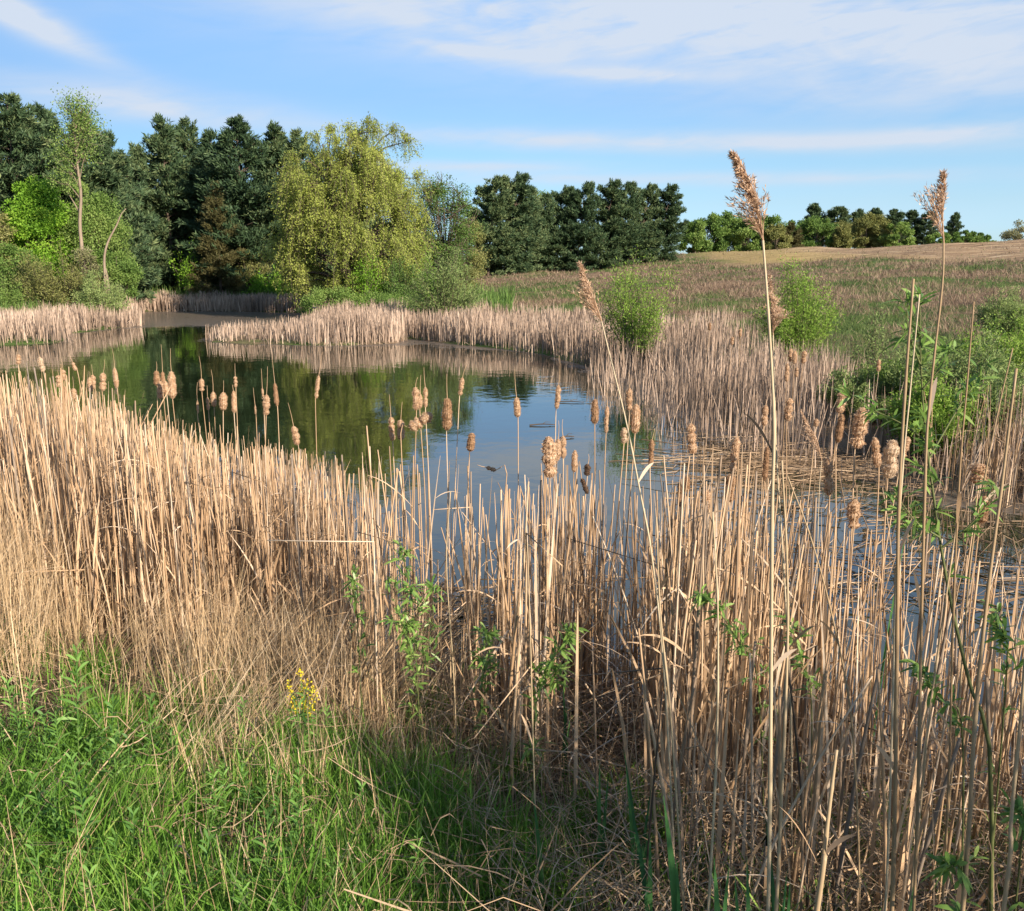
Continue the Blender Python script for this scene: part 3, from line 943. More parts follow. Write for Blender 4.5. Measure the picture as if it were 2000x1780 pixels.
# hill bushes and far tree line
tree_px('broadleaf_tree', 'light green tree peeping between the hillside pines', 'tree', 1050, 372, 112, 85, 63, 'mid_leaf', bot=505, clumps=30, per=150, leaf=.2, clump_r=.12)
far = [
    (1378, 412, 488, 128, 66, 'mid_leaf', 'bushy green tree next to the windswept pines'),
    (1420, 410, 488, 130, 70, 'mid_leaf', 'second bushy green tree from the windswept pines'),
    (1458, 418, 487, 127, 55, 'mid_leaf', 'bushy green tree just left of the big plume'),
    (1512, 436, 486, 126, 44, 'olive_leaf', 'yellow-green bush just right of the big plume'),
    (1502, 418, 485, 140, 60, 'mid_leaf', 'green tree behind the yellow-green bush by the plume'),
    (1592, 420, 484, 135, 66, 'mid_leaf', 'bright round green tree on the field edge'),
    (1688, 416, 478, 138, 44, 'olive_leaf', 'yellow-green tree on the field edge, left half of the pair'),
    (1712, 418, 477, 139, 46, 'olive_leaf', 'yellow-green tree on the field edge, right half of the pair'),
    (1640, 440, 481, 132, 26, 'olive_leaf', 'slim dull green juniper beside the bright round tree'),
    (1880, 448, 470, 140, 66, 'mid_leaf', 'low light green bush at the right end of the far row'),
    (1828, 452, 472, 138, 40, 'mid_leaf', 'small light green bush under the dark far pines'),
    (1352, 425, 489, 126, 50, 'mid_leaf', 'dark green bush filling the gap beside the windswept pines'),
    (1480, 425, 487, 142, 60, 'mid_leaf', 'green tree hidden behind the big plume'),
    (1553, 428, 486, 145, 60, 'mid_leaf', 'green tree behind the dark brown juniper'),
    (1650, 425, 483, 145, 60, 'olive_leaf', 'dull green tree filling the gap left of the yellow-green pair'),
    (1750, 432, 479, 136, 60, 'mid_leaf', 'low green bush at the foot of the dark pines on the field edge'),
    (1905, 456, 470, 142, 50, 'mid_leaf', 'last low bush of the far row, tapering to the right'),
    (1985, 432, 468, 190, 60, 'pale_leaf', 'pale hazy tree alone at the right edge of the field'),
]
for i, (px, top, bot, Y, w, lm, lab) in enumerate(far):
    tree_px('broadleaf_tree' if top < 445 else 'bush', lab, 'tree' if top < 445 else 'bush', px, top, Y, w * 1.22, 70 + i, lm, bot=bot + 14, clumps=44, per=200, leaf=.26, clump_r=.12, base=-.12, group='far tree line on the hill')
fp = pine_meshes(90, 6, 2.0, 0, 2600, .0, .42, .6, .6)
src = None
for i, (px, top, bot, Y, wf, mt, lab) in enumerate([
        (1586, 404, 486, 150, 1.0, 0, 'dark pine top rising behind the bright round tree'),
        (1630, 410, 484, 148, 1.25, 0, 'grey-green pine between the round tree and the pair'),
        (1668, 414, 482, 152, .9, 0, 'dark pine hidden behind the yellow-green pair'),
        (1702, 412, 482, 155, .9, 0, 'dark pine whose top shows over the yellow-green pair'),
        (1742, 414, 480, 150, 1.1, 0, 'dark pine just right of the yellow-green pair'),
        (1775, 416, 480, 152, 1.1, 0, 'dark pine midway between the pair and the thin plume'),
        (1806, 418, 480, 150, 1.0, 0, 'dark pine just left of the thin plume'),
        (1856, 420, 480, 152, .8, 0, 'lone dark pine just right of the thin plume'),
        (1541, 440, 488, 130, .75, 1, 'dark brown juniper standing on the field edge')]):
    z0 = zat(bot, Y)
    s = (zat(top, Y) - z0) / 6.0
    x = xat(px, Y, EYE)
    if src is None:
        src = put_tree('pine_tree', lab, 'pine tree', fp, px, Y, 'pine', group='far tree line on the hill', z=z0)
        src.scale = (s * wf, s * wf, s)
    elif mt:
        put_tree('juniper_tree', lab, 'juniper', pine_meshes(91, (zat(top, Y) - z0), 1.8, 0, 2400, 0, .3, .8, .8), px, Y, 'juniper', group='far tree line on the hill', z=z0)
    else:
        copy_thing(src, lab, (x, Y, z0), i * 1.3, (s * wf, s * wf, s))
spray_px('bush', 'airy light green willow bush before the hill, by the bent plume', 'bush', 1250, 502, 22, 130, 95, 'spring_leaf', stems=34, per=230, leaf=.060, aspect=.36, flat=.35)
spray_px('bush', 'dense light green willow bush right of the tall plume stem', 'bush', 1566, 532, 19, 120, 96, 'spring_leaf', stems=42, per=280, leaf=.052, aspect=.38, flat=.4)
spray_px('bush', 'sparse yellowish shrub on the hill above the right reeds', 'bush', 1718, 612, 18, 66, 97, 'grey_leaf', stems=14, per=50, leaf=.06, aspect=.45)
for i, (px, top, Y, w, lab) in enumerate([
        (1890, 640, 13.5, 230, 'leafy green willow shrub behind the tall sapling'),
        (1990, 615, 14.5, 200, 'leafy green willow shrub on the right edge, upper one'),
        (2010, 720, 11.8, 210, 'leafy green willow shrub on the right edge, lower one'),
        (1795, 690, 14.0, 170, 'low green willow shrub left of the tall sapling'),
        (1975, 572, 24, 90, 'rounded green shrub on the right edge of the hill'),
        (1860, 735, 11.8, 180, 'dark-footed willow shrub right above the muddy water'),
        (1705, 715, 13.8, 150, 'low ragged green shrub at the end of the right reeds'),
        (2060, 470, 24, 70, 'tall shrub just outside the right edge')][:7]):
    spray_px('bush', lab, 'bush', px, top, Y, w, 100 + i, 'spring_leaf' if i % 2 else 'grey_leaf', stems=70, per=210, leaf=.05, aspect=.38, flat=.45, group='willow shrubs on the right bank')


def snags():
    """the twisted half-dead tree and the bare curved snag"""
    Y = 43
    pts = [(162, 560), (161, 500), (156, 440), (158, 380), (152, 330), (147, 270), (150, 225)]
    P = np.array([at(a, b, Y) for a, b in pts])
    base = np.array([P[0][0], Y, float(gz(P[0][0], Y))])
    P[0] = base
    t = thing('twisted_tree', 'half-dead tree with a twisted pale trunk and thin leafy top', 'tree', base)
    g = Geo()
    g.tube((curve(P, 18) - base)[None], np.linspace(.10, .03, 18)[None], np.array([.7]), 6)
    for br in ([(158, 420), (140, 395), (124, 375)], [(155, 350), (138, 320), (125, 300)], [(152, 320), (168, 280), (176, 255)], [(148, 262), (138, 235), (128, 205)], [(150, 262), (165, 225), (172, 205)]):
        q = curve(np.array([at(a, b, Y) for a, b in br]) + [[0, 0, 0], [0, .2, 0], [0, .4, 0]], 6) - base
        g.tube(q[None], np.linspace(.04, .012, 6)[None], np.array([.6]), 5)
    g.obj('trunk', M['dead_bark'], t, True)
    rng = np.random.default_rng(5)
    c = Geo()
    tips = cl = np.array([at(a, b, Y) for a, b in [(150, 210), (135, 205), (165, 212), (176, 240), (160, 240), (140, 240), (128, 270), (170, 262), (120, 300), (132, 330), (150, 290), (168, 300), (118, 350)]])
    tw = Geo()
    A = curve(P, 18)
    for e in tips:
        j = int(np.argmin(np.linalg.norm(A - e + [0, 0, 1.0], axis=1)))
        tw.tube((curve([A[j], (A[j] + e) / 2 + [0, 0, .12], e], 6) - base)[None], np.linspace(.03, .008, 6)[None], np.array([.5]), 4)
        for _ in range(9):
            e2 = e + rng.normal(0, .38, 3)
            tw.tube((curve([e * .7 + A[j] * .3, e2], 3) - base)[None], np.linspace(.01, .004, 3)[None], np.array([.5]), 3)
    tw.obj('limbs', M['dead_bark'], t)
    n = 5200
    ci = rng.integers(0, len(cl), n)
    p = cl[ci] + rng.normal(0, .30, (n, 3)) - base
    c.leaf(p, unit(rng.normal(size=(n, 3))), .11, .05, rng.random(n), rng)
    c.obj('crown', M['mid_leaf'], t)
    pts = [(206, 575), (205, 540), (204, 500), (212, 470), (228, 440), (236, 420), (246, 408)]
    P = np.array([at(a, b, 42) for a, b in pts])
    base = np.array([P[0][0], 42, float(gz(P[0][0], 42))])
    P[0] = base
    t = thing('dead_tree_snag', 'bare curved snag of a dead tree, pale against dark pines', 'dead tree', base)
    g = Geo()
    g.tube((curve(P, 16) - base)[None], np.linspace(.075, .015, 16)[None], np.array([.8]), 6)
    g.obj('trunk', M['dead_bark'], t, True)
    g = Geo()
    q = np.array([at(214, 575, 42), at(210, 550, 42), at(206, 525, 42)])
    q[0][2] = base[2]
    g.tube((curve(q, 6) - base)[None], np.linspace(.10, .04, 6)[None], np.array([.6]), 6)
    g.obj('broken_stem', M['dead_bark'], t, True)


snags()


def wood_behind():
    """the depth of the pine wood behind its first row, one dark mass"""
    rng = np.random.default_rng(77)
    g = Geo()
    n = 52000
    px = rng.uniform(-250, 900, n)
    Y = rng.uniform(66, 80, n)
    top = np.interp(px, [-250, 250, 300, 640, 780, 900], [6.5, 6.0, 7.0, 7.0, 4.0, 3.0]) * (.75 + .4 * vnoise(px, Y, 45, 6))
    x = (px - 1000) / F * Y
    P = np.stack([x, Y, gz(x, Y) + rng.random(n) ** .9 * top], 1)
    D = unit(rng.normal(0, .7, (n, 3)) + [0, 0, .25])
    g.leaf(P, D, .75 * rng.uniform(.5, 1.2, n), .26, np.clip(vnoise(x, P[:, 2] * 2, .8, 3) + rng.normal(0, .15, n) - .1, 0, 1), rng)
    tag(g.obj('woods', M['pine']), 'dark depth of the pine wood behind the far shore', 'woods', kind='stuff')


wood_behind()

# shrubs beyond the right edge of the photo: they throw the evening shade over the near bank
for i, (x, y, hh, rr, lab) in enumerate([(3.5, 1.15, 1.9, .85, 'dense willow shrub beside the bank, right of the camera'), (4.7, 2.5, 1.5, .9, 'dense willow shrub at the shore right of the camera'),
                                         (3.1, .1, 2.35, .9, 'tallest willow shrub, level with the camera on its right')]):
    t = put_tree('bush', lab, 'bush', broadleaf_meshes(150 + i, hh, rr, base=0, clumps=40, per=150, leaf=.06, clump_r=.15, stems=4, aspect=.35), 1000, y, 'mid_leaf', z=float(gz(x, y)))
    t.location.x = x

#@@GRASSES
# ------------------------------------------------------------------ hill grasses
def hill_cover():
    rng = np.random.default_rng(200)
    n = 520000
    u = rng.random(n)
    Y = 9.5 * (125 / 9.5) ** (u ** .9)
    px = rng.uniform(-150, 2150, n)
    X = (px - 1000) / F * Y
    sd = pond_sd(X, Y)
    ok = (sd > 2.2)
    fieldmask = (Y + 2.6 * np.maximum(X - 28, 0) > 83 + 4 * vnoise(X, Y, 6, 1)) & (X > 20)
    ok &= ~(fieldmask & (rng.random(n) > .06))
    ok &= ~((X < -6) & (rng.random(n) > .35))
    X, Y, px, sd = X[ok], Y[ok], px[ok], sd[ok]
    n = len(X)
    z = gz(X, Y, sd)
    g1 = vnoise(X, Y, 4, 8) * .35 + vnoise(X, Y, 1.3, 9) * .45 + vnoise(X, Y, 13, 10) * .2
    near = np.clip((20 - sd) / 20, 0, 1)
    green = rng.random(n) < sstep((g1 - .53 + .24 * near + .3 * (X < -4)) / .16) * .9 + .05
    H = (.07 + .22 * rng.random(n) ** 1.5) * np.where(green, .8, 1.0) * (1 + .5 * vnoise(X, Y, 3, 12)) * np.clip(.55 + Y / 60, .6, 1.1)
    Wd = np.maximum(.005, Y * .00048) * rng.uniform(.6, 1.5, n)
    base = np.stack([X, Y, z - .02], 1)
    P = stalk_paths(rng, base, H, rng.uniform(.2, 1.5, n), rng.uniform(0, 2 * np.pi, n), 1.2, 2)
    taper = np.array([1, .8, .12])
    side = hside(rng, n)
    for sel, nm, mt, lab in ((~green, 'dead_grass', 'hill_dead', 'dead brown grass covering the hillside'), (green, 'green_grass', 'hill_green', 'fresh green grass patches over the hillside')):
        g = Geo()
        g.ribbon(P[sel], Wd[sel][:, None] * taper[None], side[sel], rng.random(sel.sum()))
        tag(g.obj(nm, M[mt]), lab, 'grass', kind='stuff')


hill_cover()


def weed_belt():
    """rank green growth between the far reeds and the trees"""
    rng = np.random.default_rng(220)
    n = 26000
    px = rng.uniform(-60, 1000, n)
    Y = rng.uniform(37, 58, n)
    X = (px - 1000) / F * Y
    sd = pond_sd(X, Y)
    ok = (sd > 3.0) & (sd < 9)
    X, Y, sd = X[ok], Y[ok], sd[ok]
    n = len(X)
    base = np.stack([X, Y, gz(X, Y, sd)], 1)
    H = rng.uniform(.5, 1.15, n) * (.7 + .6 * vnoise(X, Y, 2, 4))
    P = stalk_paths(rng, base, H, rng.uniform(.05, .4, n), rng.uniform(0, 6.3, n), 1.5, 3)
    g = Geo()
    g.ribbon(P, np.full((n, 1), .04) * np.array([[.6, 1, .8, .1]]), hside(rng, n), rng.random(n))
    tag(g.obj('rank_grass', M['mid_leaf']), 'rank green growth between the far reeds and the trees', 'grass', kind='stuff')


weed_belt()


# ------------------------------------------------------------------ far reed beds
def far_reeds():
    rng = np.random.default_rng(300)
    n = 900000
    X = rng.uniform(-34, 11, n)
    Y = rng.uniform(9.6, 57, n)
    px = 1000 + F * X / (Y * CP + EYE * SP)
    ok = (px > -160) & (px < 2120)
    X, Y, px = X[ok], Y[ok], px[ok]
    sd = pond_sd(X, Y)
    lim = np.where(px > 1000, 4.6, 4.4)
    lim = np.where((px > 1180) & (Y < 24), 3.0, lim) + (vnoise(X, Y, 2.5, 2) - .5) * 2.2
    clump = vnoise(X, Y, .9, 31)
    ok = (sd > -.12 - .9 * (px > 1150) - .9 * (px > 1280) * (rng.random(len(px)) < .35) + .6 * (clump - .5)) & (sd < lim)
    d = np.where(Y > 26, 1.0, .8) * (.35 + .9 * clump)
    d *= np.where(px < 300, .8, 1.0)
    spit = sstep((640 - px) / 90) * (px > 330) * (Y < 41)
    d *= 1 - .5 * spit
    d *= np.where(sd < .3, .55, 1.0)
    # right bank: reeds end before the willow shrubs, start again at the edge
    gap = sstep((px - 1600) / 60) * (1 - sstep((px - 1930) / 40)) * (Y < 16)
    d *= 1 - .62 * gap
    d *= 1 - .93 * ((X < -6) & (Y < 19))
    # little landing gap in the far bank
    d *= 1 - .9 * np.exp(-((px - 803) / 16) ** 2) * (np.abs(Y - 30.5) < 1.3)
    ok &= rng.random(len(X)) < d * .46
    X, Y, px, sd = X[ok], Y[ok], px[ok], sd[ok]
    n = len(X)
    base = np.stack([X, Y, gz(X, Y, sd)], 1)
    H = ((.62 + .50 * rng.random(n)) * (.60 + .42 * vnoise(X, Y, 1.6, 40) + .30 * vnoise(X, Y, .45, 41)) + .08) * np.interp(px, [0, 300, 700, 1000, 1600], [.76, .74, .77, .80, .88])
    H = H * np.where((px > 1100) & (sd > 1.5), .85, 1) * np.where((px > 330) & (Y < 41), 1 - .28 * sstep((640 - px) / 90), 1)
    
    P = stalk_paths(rng, base, H, np.abs(rng.normal(0, .10, n)) * np.where(rng.random(n) < .12, 3, 1) + .01, rng.uniform(0, 6.3, n), 1.3, 4, kink=.22, kink_lo=.3)
    Wd = np.maximum(.013, Y * .00075) * rng.uniform(.6, 1.35, n)
    side = hside(rng, n)
    r = np.clip(rng.normal(.5, .24, n) + (vnoise(X, Y, 1.1, 42) - .5) * .7, 0, 1)
    zones = [(px < 300) & (Y < 45), (px >= 300) & (px < 1000) | ((px < 300) & (Y >= 45)), px >= 1000]
    labs = ['pale reed bed on the left arm of the pond', 'dense reed bed along the far shore below the willow', 'grey-tan reed bed curving along the right shore']
    for zsel, lab in zip(zones, labs):
        g = Geo()
        g.ribbon(P[zsel], Wd[zsel][:, None] * np.array([[1, 1, .9, .7, .25]]), side[zsel], r[zsel])
        tag(g.obj('reed_bed', M['far_straw']), lab, 'reeds', kind='stuff')
    print('far reeds', n)


far_reeds()


# ------------------------------------------------------------------ near bank: reed bed
def near_density(px, sd, Y, X):
    """how thick the near reeds stand, by place along the bank"""
    d = np.zeros_like(px)
    left = sstep((720 - px) / 80)
    d += left * ((sd > -1.3) & (sd < np.interp(px, [0, 300, 500, 720], [1.5, 1.25, .75, .55]))) * 1.0
    mid = (1 - left) * sstep((1300 - px) / 60)
    cl = sstep((vnoise(X, Y, .33, 50) - .47) / .14)
    gap = 1 - .9 * np.exp(-((px - 880) / 28) ** 2)
    d += mid * gap * cl * (((sd > -.8) & (sd < -.25)) * .45 + ((sd >= -.25) & (sd < .9)) * 1.0 + ((sd >= .9) & (sd < 1.6)) * .3)
    r = (1 - left) * (1 - sstep((1300 - px) / 60))
    rr = r * (1 - .85 * sstep((px - 1560) / 90))
    c2 = .35 + .65 * sstep((vnoise(X, Y, .3, 53) - .35) / .2)
    d += rr * c2 * (((sd > -.9) & (sd < 1.2)) * 1.0 + ((sd >= 1.2) & (sd < 2.1)) * .5)
    d += (r - rr) * c2 * (((sd > -.4) & (sd < 1.0)) * .28 + ((sd >= 1.0) & (sd < 2.0)) * .16)
    return d


def reed_points(rng, n, x0=-9, x1=9, y0=2.0, y1=11):
    X = rng.uniform(x0, x1, n)
    Y = rng.uniform(y0, y1, n)
    sd = pond_sd(X, Y)
    z = gz(X, Y, sd)
    P = np.stack([X, Y, z], 1)
    px, py = to_px(P)
    ok = (px > -260) & (px < 2300) & (rng.random(n) < near_density(px, sd, Y, X)) & (Y < 10.5)
    return P[ok], px[ok], sd[ok]


def reed_height(px, rng, n, P):
    h = np.interp(px, [-200, 0, 300, 700, 1000, 1250, 1600, 1900, 2200], [1.45, 1.41, 1.37, 1.28, 1.25, 1.32, 1.35, 1.25, 1.3])
    short = np.where(pond_sd(P[:, 0], P[:, 1]) > 1.5, .72, 1.0)
    return h * short * (1 - .5 * rng.random(n) ** 2.2) * 1.03 * (.86 + .26 * vnoise(P[:, 0], P[:, 1], .7, 60))


def near_reeds():
    rng = np.random.default_rng(400)
    P0, px, sd = reed_points(rng, 62000)
    n = len(P0)
    print('near reeds', n)
    H = reed_height(px, rng, n, P0)
    # the ones that show largest stand as objects of their own (below)
    az = rng.uniform(0, 6.3, n)
    lean = np.abs(rng.normal(0, .075, n)) * np.where(rng.random(n) < .14, 3.2, 1)
    P = stalk_paths(rng, P0, H, lean, az, 1.4, 6, kink=.2, kink_lo=.25)
    r = np.clip(rng.normal(.55, .27, n), 0, 1)
    flat = rng.random(n) < .6
    g = Geo()
    g.ribbon(P[flat], ((.004 + .013 * rng.random(n) ** 1.7)[:, None] * np.array([[1, 1, 1, .92, .8, .6, .2]]))[flat], hside(rng, n)[flat], r[flat])
    rd = ~flat
    g.tube(P[rd], (rng.uniform(.0028, .0052, n)[:, None] * np.array([[1.2, 1.15, 1.1, 1, .9, .8, .65]]))[rd], r[rd], 4)
    # broad dead leaves, most of them bent or folded over
    kk = rng.choice(n, 3400)
    B = P0[kk] + rng.normal(0, .03, (3400, 3)) * [1, 1, 0]
    Pl = stalk_paths(rng, B, H[kk] * rng.uniform(.45, .98, 3400), np.abs(rng.normal(0, .22, 3400)), rng.uniform(0, 6.3, 3400), 1.8, 7, kink=.55, kink_lo=.3)
    g.ribbon(Pl, rng.uniform(.008, .017, 3400)[:, None] * np.array([[.8, 1, 1, .95, .85, .7, .45, .05]]), hside(rng, 3400), np.clip(rng.normal(.6, .25, 3400), 0, 1))
    # torn leaves hanging across the stalks
    m = 8000
    k = rng.integers(0, n, m)
    s = rng.integers(1, 6, m)
    B = P[k, s]
    a = rng.uniform(0, 6.3, m)
    D = unit(np.stack([np.cos(a), np.sin(a), rng.uniform(-.5, .9, m)], 1))
    g.blade_leaf(B, D, rng.uniform(.05, .4, m) * np.where(rng.random(m) < .6, .6, 1), rng.uniform(.003, .009, m), .45, np.clip(r[k] + .1, 0, 1), rng, 5)
    tag(g.obj('reed_bed', M['straw']), 'thick tan bed of dead reeds along the near shore', 'reeds', kind='stuff')


near_reeds()


# stalks at the front of the near bed, each an object of its own
def stalk_protos():
    rng = np.random.default_rng(410)
    out = []
    for i in range(12):
        t = thing('reed_stalk', '', 'reed stalk')
        S = 9
        H = np.array([1.0])
        P = stalk_paths(rng, np.zeros((1, 3)), H, np.array([rng.uniform(.01, .1)]), np.array([rng.uniform(0, 6.3)]), 1.5, S, kink=.35 if i % 3 == 0 else 0, kink_lo=.6)
        g = Geo()
        rad = np.linspace(.0058, .0034, S + 1)[None] * rng.uniform(.8, 1.2)
        rad[0, 3] *= 1.22
        rad[0, 6] *= 1.22
        g.tube(P, rad, np.array([rng.random()]), 6)
        g.obj('stem', M['straw'], t, True)
        if i % 2 == 0:
            lf = Geo()
            j = rng.integers(3, 7)
            a = rng.uniform(0, 6.3)
            lf.blade_leaf(P[0, j][None], unit([[math.cos(a), math.sin(a), 1.1]]), .3, .009, .5, np.array([.7]), rng, 6)
            lf.obj('dead_leaf', M['straw'], t)
            lf = Geo()
            lf.blade_leaf(P[0, j - 2][None], unit([[math.cos(a + 2), math.sin(a + 2), 2.2]]), .35, .011, .2, np.array([.4]), rng, 6)
            lf.obj('dead_leaf', M['straw'], t)
        out.append(t)
    return out


def front_stalks():
    rng = np.random.default_rng(420)
    protos = stalk_protos()
    P0, px, sd = reed_points(rng, 9000)
    dist = np.linalg.norm(P0 - [0, 0, EYE], axis=1)
    vis = (px > 20) & (px < 1990) & (dist < 7.2)
    idx = np.where(vis)[0]
    w = 1 / dist[idx] ** 2 * np.where(px[idx] > 730, 1.6, .8)
    idx = rng.choice(idx, 290, replace=False, p=w / w.sum())
    H = reed_height(px[idx], rng, len(idx), P0[idx]) * 1.03
    for j, i in enumerate(idx):
        p = protos[j % 12]
        lab = 'bare dead stalk standing among the near reeds by the shore'
        loc = P0[i] - [0, 0, .03]
        s = (1.0 + .25 * rng.random(), 1.0 + .25 * rng.random(), H[j])
        if j < 12:
            p.location = loc
            p.scale = s
            p['label'] = lab
            p['group'] = 'bare stalks of the near reeds'
        else:
            copy_thing(p, lab, loc, rng.uniform(0, 6.3), s, 'bare stalks of the near reeds', (rng.normal(0, .04), rng.normal(0, .04)))


front_stalks()


# ------------------------------------------------------------------ cattails with seed heads
def head_mesh(seed, fluffy, lobes):
    """lumpy seed head, unit length along z, centred"""
    rng = np.random.default_rng(seed)
    S, k = 26, 14
    t = np.linspace(0, 1, S)
    env = np.clip(np.minimum(t / .14, (1 - t) / .20), 0, 1) ** .6 * (.86 + .3 * vnoise(t * 4, t * 0 + seed * 3, .7, seed))
    for c in lobes:
        env = env * (1 - .45 * np.exp(-((t - c) / .045) ** 2))
    a = np.arange(k) / k * 2 * np.pi
    T, A = np.meshgrid(t, a, indexing='ij')
    lump = 1 + fluffy * (vnoise(T * 9 + 30 * seed, np.cos(A) * 1.7 + 9, .55, seed) - .5) + .6 * fluffy * (vnoise(T * 22 + 7, np.sin(A) * 3 + A, .6, seed + 1) - .5)
    r = .5 * env[:, None] * lump
    wob = .18 * fluffy * (vnoise(t * 5, t * 0 + seed, .8, 3) - .5)
    V = np.stack([r * np.cos(A) + wob[:, None], r * np.sin(A), (T - .5) * 4], -1)
    i = (np.arange(S - 1)[:, None] * k + np.arange(k)[None])
    j = np.arange(k)
    q = np.stack([i, np.arange(S - 1)[:, None] * k + (j + 1) % k, (np.arange(S - 1)[:, None] + 1) * k + (j + 1) % k, i + k], -1).reshape(-1, 4)
    g = Geo()
    g.add(V.reshape(-1, 3), [q], [np.clip(rng.normal(.5, .2, len(q)), 0, 1)])
    # fuzz of loose down
    m = 3000
    u, jj = rng.uniform(.5, S - 1.5, m), rng.integers(0, k, m)
    ii = u.astype(int)
    B = V[ii, jj] + (V[ii + 1, jj] - V[ii, jj]) * (u - ii)[:, None]
    th = a[jj] + rng.normal(0, .25, m)
    D = unit(np.stack([np.cos(th), np.sin(th), rng.normal(-.25, .55, m)], 1))
    g.leaf(B - D * .05, D, .24 * rng.uniform(.3, 1.2, m) ** 1.5, .045, np.clip(rng.normal(.55, .16, m), 0, 1), rng)
    Q, R = [], []
    for kk in g.Q:
        Q.append(np.concatenate(g.Q[kk]))
        R.append(np.concatenate(g.R[kk]))
    me = make_mesh('seed_head', np.concatenate(g.V), Q, np.concatenate(R), True)
    return me


HEADS = [head_mesh(1, .45, []), head_mesh(2, .6, [.5]), head_mesh(3, .8, [.35, .7]), head_mesh(4, .5, [.62]), head_mesh(5, .9, [.3]), head_mesh(6, .35, [])]
for me in HEADS:
    me.materials.append(M['fluff'])
M['brown_fluff'] = plant_mat('brown_fluff', [(0, (.20, .115, .06)), (.5, (.36, .225, .13)), (1, (.52, .36, .23))], .35, rough=.95, noise=.5, nscale=18, spec=.02)
M['pale_fluff'] = plant_mat('pale_fluff', [(0, (.50, .36, .23)), (.5, (.66, .52, .37)), (1, (.78, .66, .50))], .5, rough=.95, noise=.4, nscale=18, spec=.02)
for sd_, lob_, fl_, mt_ in ((21, [], .4, 'brown_fluff'), (22, [.55], .55, 'brown_fluff'), (23, [.4], .75, 'pale_fluff'), (24, [.3], .65, 'fluff')):
    HEADS.append(head_mesh(sd_, fl_, lob_))
    HEADS[-1].materials.append(M[mt_])
DARKHEAD = head_mesh(9, .9, [.4])
DARKHEAD.materials.append(M['dark_fluff'])


def cattail(px, py, ln, wd, Y, tilt, label, spike=1.0, group=None, dark=False, base_px=None, seed=0):
    rng = np.random.default_rng(int(px * 7 + py * 13 + seed))
    c = at(px, py, Y)
    m_px = (Y * CP - (c[2] - EYE) * SP) / F
    L, Wd = ln * m_px, wd * m_px
    tl = math.radians(tilt)
    ax = unit([math.sin(tl), rng.normal(0, .06), math.cos(tl)])
    bx = c[0] - math.tan(math.radians(max(-12, min(12, tilt * .6)))) * .8 + rng.normal(0, .03)
    if base_px is not None:
        bx = xat(base_px, Y, 0.3)
    by = Y + rng.normal(0, .05)
    base = np.array([bx, by, float(gz(bx, by))])
    t = thing('cattail', label, 'cattail', base, group)
    lo = c - ax * L * .5
    hi = c + ax * L * .5
    # stalk from the ground, through the head
    mid = base * .45 + lo * .55 + [rng.normal(0, .015), 0, 0]
    P = np.vstack([curve([base - [0, 0, .05], mid, lo - ax * .06, lo], 10), hi[None] * .6 + lo[None] * .4]) - base
    g = Geo()
    g.tube(P[None], np.linspace(.0042, .0022, 11)[None], np.array([rng.uniform(.4, .9)]), 6)
    g.obj('stalk', M['straw'], t, True)
    hd = link('seed_head', DARKHEAD if dark else HEADS[1 if abs(tilt) > 30 else int(rng.choice([6, 7])) if 'brown' in label else 8 if 'pale' in label else int(rng.choice([0, 1, 2, 3, 4, 5, 9, 6]))], None, t)
    hd.location = [float(v) for v in (c - base)]
    hd.rotation_mode = 'QUATERNION'
    q = Vector(ax).to_track_quat('Z', 'Y')
    hd.rotation_quaternion = q
    hd.scale = (Wd * .84, Wd * .84, L / 4)
    if spike > 0:
        sp = Geo()
        e = hi + ax * rng.uniform(.10, .2) * spike + [rng.normal(0, .008), 0, 0]
        sp.tube((curve([hi - ax * .01, (hi + e) / 2 + [rng.normal(0, .004), 0, 0], e], 4) - base)[None], np.linspace(.0022, .0009, 4)[None], np.array([.6]), 4)
        sp.obj('spike', M['straw'], t)
    return t


